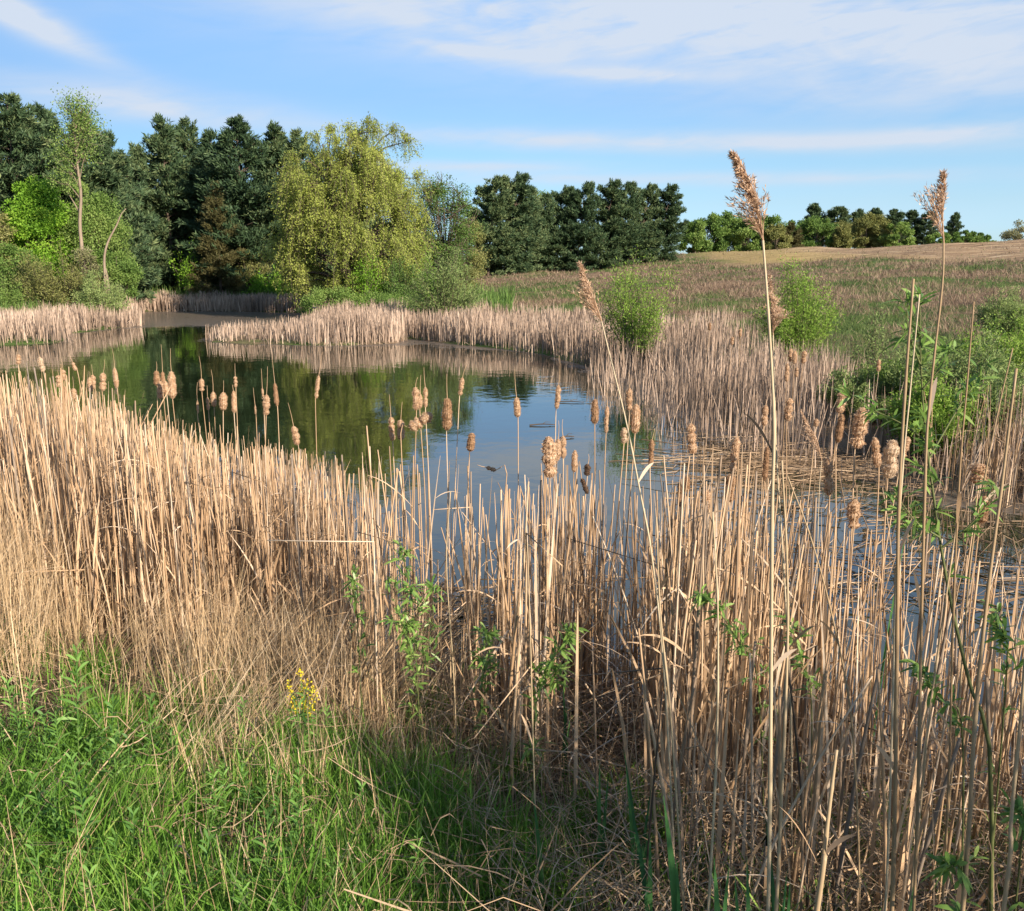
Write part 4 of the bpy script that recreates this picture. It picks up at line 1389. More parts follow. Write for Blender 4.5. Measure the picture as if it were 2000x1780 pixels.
GL, GM, GR, GF = 'cattails over the dark left water', 'cattails before the blue water', 'cattails in the right foreground', 'cattails on the right shore'
CATTAILS = [
    # left group
    (36, 702, 20, 9, 9.5, 3, 'small cattail head nearest the left edge', .8, GL), (81, 712, 30, 9, 9, -8, 'slim left cattail leaning left above the pale stalks', 1, GL),
    (124, 733, 22, 8, 9, 2, 'short cattail head right over a stubby orange one', .6, GL), (115, 745, 24, 11, 8.5, 0, 'stubby orange cattail head left of a short one', .5, GL),
    (129, 772, 34, 10, 8, -6, 'long cattail head hanging below a stubby orange one', .5, GL), (145, 770, 23, 10, 8, -6, 'little cattail head right of a long low one', .6, GL),
    (145, 716, 18, 7, 8.5, -18, 'tiny cattail head on a left-leaning stalk', .9, GL), (176, 752, 30, 9, 8.2, 2, 'left cattail of a touching pair on the left', .4, GL),
    (182, 746, 28, 8, 8.4, 2, 'right cattail of a touching pair on the left', .6, GL), (201, 746, 36, 11, 8, 6, 'crooked cattail head right of a touching pair', 1, GL),
    (226, 738, 40, 8, 8.2, -2, 'long slender cattail head with a high spike, left water', 1.3, GL), (226, 801, 38, 10, 7.2, -12, 'lowest cattail of the left group, leaning among stalk tips', 0, GL),
    (306, 739, 30, 11, 7.6, 2, 'upper left head of the cattail bunch over black water', .6, GL), (313, 762, 36, 11, 7.4, 4, 'lower head of the cattail bunch over black water', .3, GL),
    (318, 742, 32, 8, 7.8, 2, 'middle head of the cattail bunch with the longest spike', 1.8, GL), (324, 758, 28, 10, 7.5, -2, 'right inner head of the cattail bunch', .3, GL),
    (336, 752, 54, 14, 7.2, 1, 'thick long cattail at the right of the bunch', 1.4, GL), (394, 752, 25, 9, 8, 1, 'lone oval cattail head right of the bunch', 1.1, GL),
    (386, 795, 26, 4, 7.5, 1, 'thread-thin cattail below the lone oval head', .9, GL), (406, 789, 26, 6, 7.4, 0, 'thin rough cattail beside a plump pair', .8, GL),
    (417, 780, 30, 10, 7.3, 1, 'even cattail head left of the swollen one', .9, GL), (436, 784, 36, 14, 7.2, 5, 'swollen pear-like cattail head over green water', .9, GL),
    (460, 746, 22, 7, 8, 0, 'upper small head stacked over a long cattail', .6, GL), (457, 785, 44, 9, 7.2, 1, 'long cattail under a small upper head', .3, GL),
    (499, 801, 18, 4, 7.5, 0, 'very thin short cattail over dark green water', .9, GL), (513, 767, 18, 4, 7.6, -2, 'wispy cattail with high spike beside a fat one', 1.2, GL),
    (520, 791, 42, 12, 7.0, 5, 'fat crooked cattail in the middle of the dark water', 1.1, GL), (539, 771, 46, 8, 7.3, -3, 'long even cattail just right of a fat crooked one', 1.4, GL),
    (620, 756, 46, 7, 7.3, 8, 'thin cattail leaning right over green reflections', 1, GL), (577, 851, 40, 12, 6.2, -6, 'low cattail tilting left at the reed tips', 1.2, GL),
    # middle
    (765, 838, 48, 12, 5.6, -2, 'left cattail of an upright pair before the green reflection', 1, GM), (783, 840, 42, 15, 5.5, 1, 'right plumper cattail of an upright pair', .9, GM),
    (812, 779, 46, 13, 5.8, 0, 'tall cattail left in a trio above the tilted fat one', .4, GM), (821, 784, 28, 8, 5.9, 2, 'smallest cattail inside the trio', .7, GM),
    (831, 776, 40, 9, 6, 0, 'right cattail of the trio with a high spike', 1, GM), (822, 823, 54, 21, 5.3, 58, 'fat woolly cattail toppled nearly sideways', 0, GM),
    (873, 809, 66, 18, 5.2, 2, 'big ragged cattail standing before the bluest water', .8, GM), (901, 755, 36, 9, 6, 8, 'thin cattail leaning right on a long slanted stalk', .6, GM),
    (920, 864, 38, 15, 5, 6, 'knobbly cattail rising from the central reed clump', 0, GM), (1010, 796, 40, 13, 5.6, -3, 'neat oval cattail alone over blue water', .9, GM),
    (1089, 776, 48, 10, 5.8, 4, 'slim tall cattail beside floating dark sticks', 1, GM), (1162, 804, 50, 14, 5.4, 0, 'even brown cattail left of the mirrored stems', 0, GM),
    (1185, 820, 54, 8, 5.4, 2, 'pencil-thin cattail between two plump ones', .5, GM), (1229, 780, 46, 12, 5.5, -2, 'cattail with a pointed upper lobe by the right shore', .6, GM),
    (1241, 818, 60, 18, 5, 0, 'double-lobed thick cattail near the mirrored stems', 0, GM), (1219, 851, 32, 12, 5, 2, 'short pale cattail crossed by the bent plume stem', 0, GM),
    (1073, 893, 84, 26, 4.4, -2, 'largest shaggy cattail in the middle of the picture', 0, GM), (1089, 879, 46, 13, 4.6, 2, 'smooth cattail touching the largest shaggy one', .5, GM),
    (1100, 874, 45, 12, 4.7, -1, 'outer cattail right of the largest shaggy one', .5, GM), (1122, 901, 45, 11, 4.6, 1, 'stiff narrow cattail right of the shaggy trio', 0, GM),
    (1272, 885, 56, 11, 4.8, 1, 'slim brown cattail right of the blue water', .4, GM),
    # right foreground
    (1351, 857, 62, 18, 5, -6, 'shaggy cattail over the scummy water, left of the bend', .2, GR), (1435, 888, 72, 15, 4.6, 6, 'long two-part cattail over floating broken stalks', .2, GR),
    (1494, 812, 42, 12, 6, 2, 'dim cattail just left of the tall plume stem', .3, GR), (1540, 800, 46, 17, 6, 1, 'roundish cattail just right of the tall plume stem', 0, GR),
    (1496, 906, 70, 11, 4.6, 2, 'narrow cattail half hidden behind the tall plume stem', 0, GR), (1594, 826, 16, 10, 6.5, 0, 'tiny ball-like cattail head in the right reeds', 0, GR),
    (1643, 787, 42, 18, 5, 8, 'upper cattail of a stacked pair on the right', .6, GR), (1640, 837, 58, 14, 4.8, 4, 'lower cattail of a stacked pair on the right', 0, GR),
    (1679, 836, 82, 27, 4.1, 5, 'great woolly cattail upright in the right foreground', 0, GR), (1711, 884, 62, 16, 4.4, -10, 'slanting tattered cattail left of a swollen one', 0, GR),
    (1740, 897, 78, 27, 4, 4, 'swollen pale cattail beside the thick bare stem', 0, GR), (1768, 874, 44, 13, 4.4, 10, 'small tattered cattail right of the thick bare stem', 0, GR),
    (1912, 926, 42, 32, 3.9, 0, 'teardrop-shaped fluffy cattail near the right edge', .5, GR), (1919, 996, 56, 22, 3.9, 4, 'drooping cattail under the teardrop-shaped one', 0, GR),
    (1618, 931, 80, 18, 4.2, -6, 'long shaggy cattail over the middle of the broken stalks', .3, GR), (1667, 1004, 62, 24, 3.9, -4, 'stout short cattail low among right stalks', 0, GR),
    (1425, 954, 56, 22, 4.2, 4, 'brownish blunt cattail low in the reeds', 0, GR), (1380, 978, 42, 16, 4.4, 2, 'small shaded cattail among right reed tips', .2, GR),
    (1328, 966, 50, 10, 4.5, -4, 'ragged cattail left of two in the reed tips', 0, GR), (1341, 946, 30, 12, 4.6, 2, 'short cattail second of two in the reed tips', .3, GR),
    # on the right shore
    (1544, 694, 26, 9, 13.8, 0, 'left cattail of a far trio under the green bush', .3, GF), (1552, 698, 26, 9, 13.6, 0, 'middle cattail of a far trio under the green bush', .3, GF),
    (1570, 698, 26, 10, 13.6, 2, 'right cattail of a far trio under the green bush', .3, GF), (1716, 714, 24, 8, 12.5, -2, 'lone far cattail before the green slope', .2, GF),
    (1537, 728, 36, 9, 11, 0, 'far cattail just above the roundish one', .4, GF), (1556, 727, 20, 7, 13, 0, 'small far cattail on the right shore', .2, GF),
    (1386, 638, 16, 6, 16, 0, 'farthest cattail before the brown slope', 1.4, GF), (1430, 666, 16, 7, 15, 0, 'small far cattail left of the tall plume stem', .2, GF), (1446, 650, 16, 6, 15.5, 0, 'small far cattail touching the tall plume stem', .3, GF),
]
for row in CATTAILS:
    cattail(*row)
cattail(1147, 918, 24, 12, 4.5, 2, 'dark rotten cattail head over blue water', .4, GM, True)
cattail(1142, 950, 34, 9, 4.5, 158, 'dark cattail head broken and hanging down', 0, GM, True)
cattail(959, 916, 20, 8, 4.7, -72, 'small brown cattail fallen sideways across the water view', .3, GM)


# ------------------------------------------------------------------ tall plumed reeds and thick bare stems at the front
def plume(t, base, pts, width, hang, seed, n=46, side_dir=-1):
    """feathery seed plume along a curved axis"""
    rng = np.random.default_rng(seed)
    A = curve(pts, 24)
    ln = np.linalg.norm(A[-1] - A[0])
    g = Geo()
    g.tube((A - base)[None], np.linspace(.0022, .0008, 24)[None], np.array([.3]), 4)
    u = rng.random(n * 3) ** 1.25 * 22.5
    i = u.astype(int)
    B = A[i] + (A[np.minimum(i + 1, 23)] - A[i]) * (u - i)[:, None]
    tn = unit(A[np.minimum(i + 1, 23)] - A[np.maximum(i - 1, 0)])
    m = len(B)
    a = rng.normal(0, .9, m)
    out = np.stack([side_dir * np.cos(a), np.sin(a), 0 * a], 1)
    frac = u / 23
    L = width * np.maximum(1.5 - 1.6 * frac ** .7, .05) * rng.uniform(.6, 1.25, m)
    S = 6
    tt = np.linspace(0, 1, S + 1)
    d0 = unit(tn * 1.1 + out * rng.uniform(.15, .75, m)[:, None])
    P = B[:, None] + d0[:, None] * (L[:, None] * tt)[..., None]
    P[..., 2] -= hang * L[:, None] * tt ** 2
    g.ribbon(P - base, np.full((m, 1), .0016) * np.linspace(1, .5, S + 1)[None], hside(rng, m), rng.random(m) * .5)
    # spikelets
    k = 13
    uu = rng.uniform(.15, 1, (m, k)) * (S - .001)
    j = uu.astype(int)
    fr = (uu - j)[..., None]
    idx = np.arange(m)[:, None]
    C = (P[idx, j] * (1 - fr) + P[idx, j + 1] * fr).reshape(-1, 3)
    D = unit(np.repeat(P[:, -1] - P[:, 0], k, 0) / (np.repeat(L, k)[:, None] + 1e-6) + rng.normal(0, .38, (m * k, 3)) + [0, 0, -.1])
    g.leaf(C - base, D, (.013 * rng.uniform(.6, 1.3, m * k)), .0022, rng.random(m * k), rng)
    return g.obj('plume', M['plume'], t)


def tall_reed(label, stem_px, Y, r0=.0055, plume_px=None, width=.16, hang=.3, seed=0, cat='reed', name='plumed_reed', side_dir=-1, n=46, sheath=True, group='tall reeds in the right foreground'):
    """stem_px from top to bottom; the last point is carried down to the ground"""
    rng = np.random.default_rng(seed)
    P = [at(a, b, Y + dy) for (a, b), dy in zip(stem_px, np.linspace(0, -.05, len(stem_px)))]
    P = P[::-1]
    d = P[1] - P[0]
    b = P[0] - d / max(d[2], .1) * (P[0][2] - 0)
    bx, by = float(P[0][0]) * .6 + float(b[0]) * .4, float(P[0][1])
    base = np.array([bx, by, float(gz(bx, by)) - .03])
    t = thing(name, label, cat, base, group)
    pts = [base] + [p for p in P if p[2] > base[2] + .15]
    A = curve(pts, 26)
    g = Geo()
    rad = np.linspace(r0, r0 * .45, 26) * .78
    rad[5::5] *= 1.22
    g.tube((A - base)[None], rad[None], np.array([rng.random()]), 8)
    g.obj('stem', M['grey_stalk'], t, True)
    if sheath:
        for q in (7, 13):
            lf = Geo()
            a = rng.uniform(0, 6.3)
            lf.blade_leaf(A[q][None] - base, unit([[math.cos(a) * .5, math.sin(a) * .5, 1]]), rng.uniform(.10, .2), .010, .35, np.array([rng.random()]), rng, 5)
            lf.obj('dead_leaf', M['straw'], t)
    if plume_px is not None:
        pp = [A[-1]] + [at(a, b, Y) for a, b in plume_px]
        plume(t, base, pp, width, hang, seed + 1, n, side_dir)
    return t


tall_reed('tallest reed with a big brown plume swept to the left', [(1490, 470), (1497, 560), (1506, 700), (1512, 840), (1508, 1000), (1506, 1300), (1502, 1700)], 1.9, .0062, [(1484, 420), (1470, 372), (1452, 328), (1432, 298)], .085, .3, 1, n=52)
tall_reed('tall reed with a thin upright plume by the sapling', [(1843, 475), (1841, 550), (1826, 685), (1814, 800), (1808, 900), (1800, 1200), (1790, 1650)], 2.0, .0052, [(1841, 430), (1843, 385), (1844, 338)], .085, .05, 3, n=20)
tall_reed('bent reed with a feathery plume before the hill', [(1175, 628), (1190, 690), (1222, 820), (1250, 960), (1275, 1100), (1300, 1350)], 2.6, .0042, [(1163, 592), (1148, 552), (1134, 516)], .085, .15, 5)
tall_reed('reed with a hanging narrow plume behind the tallest stem', [(1510, 655), (1513, 760), (1517, 900), (1530, 1100), (1545, 1400)], 2.7, .0042, [(1508, 625), (1505, 580), (1500, 535)], .09, .5, 7, side_dir=1, n=34)
tall_reed('thin reed with a wilted drooping plume in the right reeds', [(1605, 900), (1600, 960), (1596, 1100), (1590, 1350)], 4.0, .0035, [(1596, 862), (1582, 835), (1564, 800)], .12, .35, 9, n=24)
BARE = [
    ('thick bare stem right of the tallest plumed reed', [(1784, 545), (1768, 760), (1755, 1000), (1752, 1250), (1745, 1700)], 1.9, .0068),
    ('thin bare stem next to the thick one by the sapling', [(1796, 575), (1776, 780), (1762, 930), (1750, 1150), (1735, 1650)], 2.1, .0042),
    ('thin bare reed stem standing right of the plume by the sapling', [(1902, 590), (1888, 760), (1874, 930), (1862, 1200), (1850, 1600)], 2.2, .0045),
    ('thick pale stem near the right edge, leaning right', [(1985, 720), (1955, 960), (1930, 1150), (1905, 1400), (1885, 1720)], 1.8, .0068),
    ('slim leaning stem at the right edge over the mud', [(1978, 680), (1950, 800), (1922, 940), (1895, 1100), (1870, 1400)], 2.4, .0042),
    ('stem cutting the lower right corner', [(2012, 1150), (1998, 1350), (1975, 1600), (1965, 1740)], 1.6, .0062),
    ('short stout stem with a broken top, lower right', [(1634, 1465), (1622, 1560), (1608, 1680), (1600, 1750)], 1.5, .0075),
    ('straight grey stem just right of the tallest plumed reed', [(1527, 900), (1537, 1100), (1537, 1300), (1520, 1700)], 2.0, .0058),
    ('long stem slanting from the reed tips to the lower right', [(1538, 930), (1580, 1040), (1622, 1190), (1660, 1380), (1675, 1600)], 2.4, .0045),
    ('upright stem in the middle of the right foreground reeds', [(1282, 1010), (1290, 1200), (1310, 1400), (1330, 1690)], 2.3, .0048),
    ('lone slender stem left of the central willow sprig', [(1030, 1060), (1036, 1250), (1042, 1480), (1048, 1650)], 2.6, .0042),
    ('grey stem in shade beside the green shoots', [(1392, 1000), (1402, 1200), (1400, 1450), (1388, 1700)], 2.1, .005),
    ('slender stem before the gap of open water', [(880, 960), (872, 1100), (885, 1300), (892, 1450)], 3.6, .0048),
    ('dark stem leaning right before the lower right water', [(1870, 1010), (1850, 1150), (1815, 1400), (1790, 1650)], 2.2, .0048),
]
for i, (lab, pts, Y, r) in enumerate(BARE):
    tall_reed(lab, pts, Y, r, seed=30 + i, name='bare_reed', cat='reed', sheath=(i % 2 == 0))


# ------------------------------------------------------------------ willow sprigs in leaf
def sprig(label, paths, leaf=.065, lw=.012, n=60, seed=0, r=.004, tw=.10, name='willow_sapling', leaf_from=.25, group='young willow sprigs on the near bank'):
    """paths: list of [(px,py,Y), ...] from the foot upwards; the first is the main stem"""
    rng = np.random.default_rng(seed)
    main = np.array([at(*p) for p in paths[0]])
    bx, by = main[0][0], main[0][1]
    base = np.array([bx, by, min(float(gz(bx, by)), main[0][2])])
    main[0] = base
    t = thing(name, label, 'sapling', base, group)
    st, lv = Geo(), Geo()
    for k, pth in enumerate(paths):
        P = curve(main if k == 0 else np.array([at(*p) for p in pth]), 20)
        rr = r if k == 0 else r * .5
        st.tube((P - base)[None], np.linspace(rr, rr * .25, 20)[None], np.array([rng.random()]), 6)
        m = int(n * (1 if k == 0 else .45))
        u = rng.uniform(leaf_from if k == 0 else .1, 1, m) * 18.99
        i = u.astype(int)
        B = P[i] + (P[i + 1] - P[i]) * (u - i)[:, None]
        tn = unit(P[i + 1] - P[i])
        a = rng.uniform(0, 6.3, m)
        out = np.stack([np.cos(a), np.sin(a), rng.normal(0, .2, m)], 1)
        # short twigs carrying the leaves
        E = B + unit(out + tn * .8) * (tw * rng.uniform(.2, 1, m) * (1.1 - u / 19 * .6))[:, None]
        st.tube(np.stack([B, (B + E) / 2 + [0, 0, .004], E], 1) - base, np.full((m, 3), rr * .22), rng.random(m), 3, cap=False)
        q = 5
        f = rng.random((m, q))[..., None]
        LB = (B[:, None] * (1 - f) + E[:, None] * f).reshape(-1, 3)
        D = unit(np.repeat(unit(E - B), q, 0) * .7 + rng.normal(0, .55, (m * q, 3)) + [0, 0, .1])
        lv.blade_leaf(LB - base, D, leaf * rng.uniform(.5, 1.15, m * q), lw * rng.uniform(.7, 1.1, m * q), .3, np.clip(rng.normal(.5, .25, m * q), 0, 1), rng, 4)
    st.obj('stem', M['sapling_stem'], t, True)
    lv.obj('leaves', M['sapling_leaf'], t)
    return t


sprig('tall green willow sapling with a curved stem at the right', [
    [(1968, 1700, 2.15), (1935, 1490, 2.2), (1892, 1330, 2.25), (1850, 1140, 2.3), (1822, 960, 2.35), (1806, 830, 2.4), (1798, 700, 2.4), (1796, 570, 2.4)],
    [(1806, 860, 2.4), (1765, 830, 2.42), (1705, 800, 2.45), (1660, 770, 2.45)],
    [(1803, 760, 2.4), (1842, 710, 2.4), (1862, 655, 2.4)],
    [(1812, 900, 2.4), (1870, 800, 2.45), (1915, 735, 2.5), (1930, 705, 2.5)],
    [(1835, 1050, 2.3), (1790, 1020, 2.3), (1745, 960, 2.3)],
    [(1840, 1070, 2.3), (1900, 1020, 2.3), (1950, 955, 2.3)],
    [(1800, 720, 2.4), (1775, 650, 2.4), (1772, 590, 2.4)]], .055, .0095, 26, 1, .0058, .07, leaf_from=.42)
sprig('large leafy willow sprig at the reed edge left of centre', [
    [(822, 1400, 3.55), (812, 1280, 3.55), (802, 1160, 3.55), (780, 1055, 3.55)], [(815, 1330, 3.55), (842, 1230, 3.55), (846, 1150, 3.55)], [(812, 1290, 3.5), (778, 1200, 3.5), (765, 1130, 3.5)], [(815, 1350, 3.5), (800, 1260, 3.5), (790, 1200, 3.5)]], .055, .0105, 40, 2, .0035, .09, leaf_from=.05)
sprig('small willow sprig high in the reeds left of the large one', [[(705, 1330, 3.7), (697, 1200, 3.7), (690, 1110, 3.7)]], .055, .011, 24, 3, .003, .08)
sprig('bright willow sprig before the dark narrow water', [[(935, 1470, 3.6), (940, 1360, 3.6), (948, 1290, 3.6), (950, 1235, 3.6)]], .06, .012, 34, 4, .0035, .09, leaf_from=.1)
sprig('right-leaning leafy willow sprig below the reed middle', [[(1030, 1470, 3.3), (1050, 1360, 3.3), (1085, 1280, 3.3), (1120, 1225, 3.3)], [(1055, 1350, 3.3), (1075, 1330, 3.3), (1100, 1300, 3.3)]], .06, .011, 40, 5, .0035, .09, leaf_from=.1)
sprig('arching yellow-green willow sprig among right stalks', [[(1510, 1420, 3.0), (1480, 1330, 3.0), (1440, 1250, 3.0), (1400, 1190, 3.0), (1365, 1160, 3.0)]], .05, .010, 44, 6, .003, .07, leaf_from=.15)
sprig('thin dark-stemmed sprig under the two thick stems', [[(1600, 1480, 2.8), (1585, 1380, 2.8), (1565, 1290, 2.8), (1545, 1220, 2.8)]], .05, .011, 20, 7, .003, .08, leaf_from=.2)
sprig('pale green sprig close to the right edge over water', [[(1975, 1430, 2.3), (1965, 1330, 2.3), (1960, 1240, 2.3), (1945, 1185, 2.3)]], .045, .010, 26, 8, .003, .06, leaf_from=.2)
sprig('loose sprig leaning left from the sapling foot', [[(1925, 1500, 2.2), (1880, 1440, 2.2), (1835, 1370, 2.2), (1800, 1300, 2.2)]], .045, .010, 26, 9, .003, .06, leaf_from=.1)
sprig('fresh green sprig at the bottom right corner', [[(1900, 1790, 1.75), (1880, 1740, 1.75), (1862, 1690, 1.75)]], .05, .011, 18, 10, .003, .06, leaf_from=.0)
sprig('fresh sprig cut by the lower right edge', [[(2000, 1720, 1.8), (1995, 1650, 1.8), (1990, 1590, 1.8)]], .05, .011, 18, 11, .003, .06, leaf_from=.0)


# ------------------------------------------------------------------ fresh cattail shoots
def shoot(px, top, Y, wd, nb, label, seed):
    rng = np.random.default_rng(seed)
    z1 = zat(top, Y)
    x = xat(px, Y, z1)
    base = np.array([x, Y, float(gz(x, Y)) - .02])
    t = thing('cattail_shoot', label, 'shoot', base, 'fresh cattail shoots')
    for i in range(nb):
        H = (z1 - base[2]) * (1 if i == 0 else rng.uniform(.55, .95))
        P = stalk_paths(rng, np.array([[rng.normal(0, .012), rng.normal(0, .012), 0]]), np.array([H]), np.array([rng.uniform(.02, .16)]), np.array([rng.uniform(0, 6.3)]), 1.6, 8)
        a = rng.uniform(-.6, .6)
        s = np.array([[math.cos(a), math.sin(a), 0]])
        w = wd * np.array([.7, .9, 1, 1, .95, .85, .65, .4, .03])
        g = Geo()
        g.ribbon(P, w[None], s, np.array([rng.random()]))
        g.obj('leaf_blade', M['shoot'], t)


for i, (px, top, Y, wd, nb, lab) in enumerate([
        (1343, 1565, 2.0, .024, 4, 'broadest green shoot at the bottom, left of the next pair'), (1440, 1665, 1.9, .026, 3, 'wide green shoot cut by the bottom edge'),
        (1278, 1585, 2.3, .016, 2, 'single pale green shoot beside the dark fork'), (1256, 1445, 2.6, .012, 4, 'dark forked shoot among the middle stalks'),
        (1175, 1465, 2.7, .013, 3, 'dark upright shoot left of the forked one'), (1402, 1680, 2.1, .018, 3, 'green shoot between two stalks at the bottom'),
        (1480, 1690, 1.95, .016, 4, 'clustered shoots right of the wide bottom one'), (1548, 1600, 2.1, .014, 3, 'bright shoots by the grey front stem'),
        (890, 1290, 4.4, .016, 3, 'dark shoots standing in the narrow water gap'), (843, 1490, 3.4, .013, 4, 'green shoots under the large willow sprig'),
        (1105, 1330, 3.6, .014, 3, 'shoots behind the right-leaning willow sprig'), (1742, 1010, 4.6, .014, 4, 'young shoots rising from the muddy right water'),
        (1790, 1660, 2.0, .012, 2, 'thin green shoot in the lower right tangle'), (1062, 1560, 2.5, .016, 2, 'slim shoot in the shaded middle bottom')]):
    shoot(px, top, Y, wd, nb, lab, 500 + i)


# ------------------------------------------------------------------ leafy weeds and yellow flower
def weed_proto(seed, Hh, lf, lw, nl):
    rng = np.random.default_rng(seed)
    t = thing('leafy_weed', '', 'weed', group='leafy weeds in the grass')
    P = stalk_paths(rng, np.zeros((1, 3)), np.array([Hh]), np.array([.08]), np.array([rng.uniform(0, 6)]), 1.4, 8)
    g = Geo()
    g.tube(P, np.linspace(.003, .0012, 9)[None], np.array([.5]), 5)
    g.obj('stem', M['weed'], t)
    u = np.linspace(.12, 1, nl) * 7.99
    i = u.astype(int)
    B = P[0][i] + (P[0][i + 1] - P[0][i]) * (u - i)[:, None]
    a = np.arange(nl) * 2.4
    D = unit(np.stack([np.cos(a), np.sin(a), .35 + 1.6 * (u / 8) ** 2], 1))
    l = Geo()
    l.blade_leaf(B, D, lf * (1.1 - .55 * (u / 8)), lw, .35, np.clip(rng.normal(.5, .2, nl), 0, 1), rng, 5)
    l.obj('leaves', M['weed'], t)
    return t


def weeds():
    rng = np.random.default_rng(600)
    protos = [weed_proto(601, .34, .10, .010, 30), weed_proto(602, .28, .085, .009, 26), weed_proto(603, .42, .11, .010, 38), weed_proto(604, .22, .06, .011, 22)]
    spots = [(40, 3.3), (90, 3.1), (150, 3.35), (175, 3.05), (215, 3.2), (250, 3.0), (290, 3.25), (200, 2.75), (120, 2.7), (60, 2.55), (180, 2.45), (330, 2.9), (260, 2.5), (350, 2.55),
             (420, 2.8), (480, 2.6), (540, 2.75), (590, 2.9), (520, 2.4), (620, 2.6), (700, 2.8), (30, 2.35), (90, 2.3), (300, 2.3), (660, 2.4), (760, 2.55), (820, 2.4), (880, 2.6), (400, 2.35), (20, 2.9)]
    spots += [(float(a), float(b)) for a, b in zip(rng.uniform(-10, 640, 46), rng.uniform(2.15, 3.45, 46))]
    for j, (px, Y) in enumerate(spots):
        x = xat(px, Y, .7)
        loc = (x, Y, float(gz(x, Y)) - .02)
        s = rng.uniform(.55, .9) * (1.3 if j < 12 else 1)
        lab = 'leafy green weed shoot standing in the near grass'
        p = protos[j % 4]
        if j < 4:
            p.location = loc
            p['label'] = lab
            p.scale = (s, s, s)
        else:
            copy_thing(p, lab, loc, rng.uniform(0, 6.3), (s, s, s))


weeds()


def yellow_flower():
    rng = np.random.default_rng(610)
    Y = 3.25
    x = xat(598, Y, .5)
    base = np.array([x, Y, float(gz(x, Y)) - .02])
    t = thing('yellow_flower', 'yellow flowering plant at the edge of the green grass', 'flower', base)
    st, lv = Geo(), Geo()
    tips = [(586, 1312), (563, 1338), (572, 1366), (600, 1330), (612, 1345), (618, 1358), (570, 1378), (597, 1376), (607, 1386), (588, 1350)]
    for (a, b) in tips:
        e = at(a, b, Y + rng.normal(0, .03))
        p = curve([base, base * .4 + e * .6 + [(x - e[0]) * .45, 0, .02], e], 10)
        st.tube((p - base)[None], np.linspace(.0025, .001, 10)[None], np.array([.5]), 5)
        fl = Geo()
        m = 30
        ax = unit(p[-1] - p[-3])
        c = e - ax * rng.uniform(-.012, .042, m)[:, None] + rng.normal(0, .006, (m, 3))
        fl.leaf(c - base, unit(rng.normal(size=(m, 3)) + [0, 0, .5]), .009, .007, rng.random(m), rng)
        fl.obj('flower_head', M['yellow'], t)
        k = 6
        B = p[rng.integers(2, 8, k)]
        lv.blade_leaf(B - base, unit(rng.normal(size=(k, 3)) * [1, 1, .4] + [0, 0, .5]), .05, .009, .3, rng.random(k), rng, 4)
    st.obj('stem', M['weed'], t)
    lv.obj('leaves', M['weed'], t)


yellow_flower()


# ------------------------------------------------------------------ near ground cover
def near_grass():
    rng = np.random.default_rng(700)
    n = 190000
    Y = rng.uniform(1.3, 5.0, n)
    px = rng.uniform(-250, 2250, n)
    X = (px - 1000) / F * (Y + .35)
    sd = pond_sd(X, Y)
    z = gz(X, Y, sd)
    ppx, ppy = to_px(np.stack([X, Y, z], 1))
    v = vnoise(X, Y, .45, 70) * .6 + vnoise(X, Y, .16, 71) * .4
    edge = np.interp(ppx, [-200, 0, 250, 420, 600, 900, 1100, 1400, 2000], [1290, 1320, 1400, 1440, 1440, 1500, 1560, 1640, 1680])
    edge = edge + (vnoise(X, Y, .42, 90) - .5) * 260 + (vnoise(X, Y, .15, 91) - .5) * 90
    d = sstep((ppy - edge + 60) / 120) * (.10 + 1.15 * sstep((v - .36) / .2))
    d += .10 * sstep((ppy - edge + 330) / 120) * sstep((v - .5) / .1)
    d *= np.interp(ppx, [0, 900, 1150, 1500, 2000], [1, .9, .45, .22, .16])
    ok = (rng.random(n) < d) & (sd > .25)
    X, Y, z, v = X[ok], Y[ok], z[ok], v[ok]
    n = len(X)
    H = rng.uniform(.06, .165, n) * (.40 + 1.25 * v) * np.where(rng.random(n) < .12, 1.6, 1)
    P = stalk_paths(rng, np.stack([X, Y, z - .015], 1), H, rng.uniform(.1, .95, n), rng.uniform(0, 6.3, n), 1.9, 4)
    Wd = (rng.uniform(.0028, .0066, n) * np.where(rng.random(n) < .15, 1.7, 1))[:, None] * np.array([[.8, 1, .9, .6, .08]])
    g = Geo()
    g.ribbon(P, Wd, hside(rng, n), np.clip(rng.normal(.45, .22, n) + (vnoise(X, Y, .3, 75) - .5) * .5, 0, 1))
    tag(g.obj('grass', M['grass']), 'lush green grass along the bottom of the bank', 'grass', kind='stuff')
    print('near grass', n)


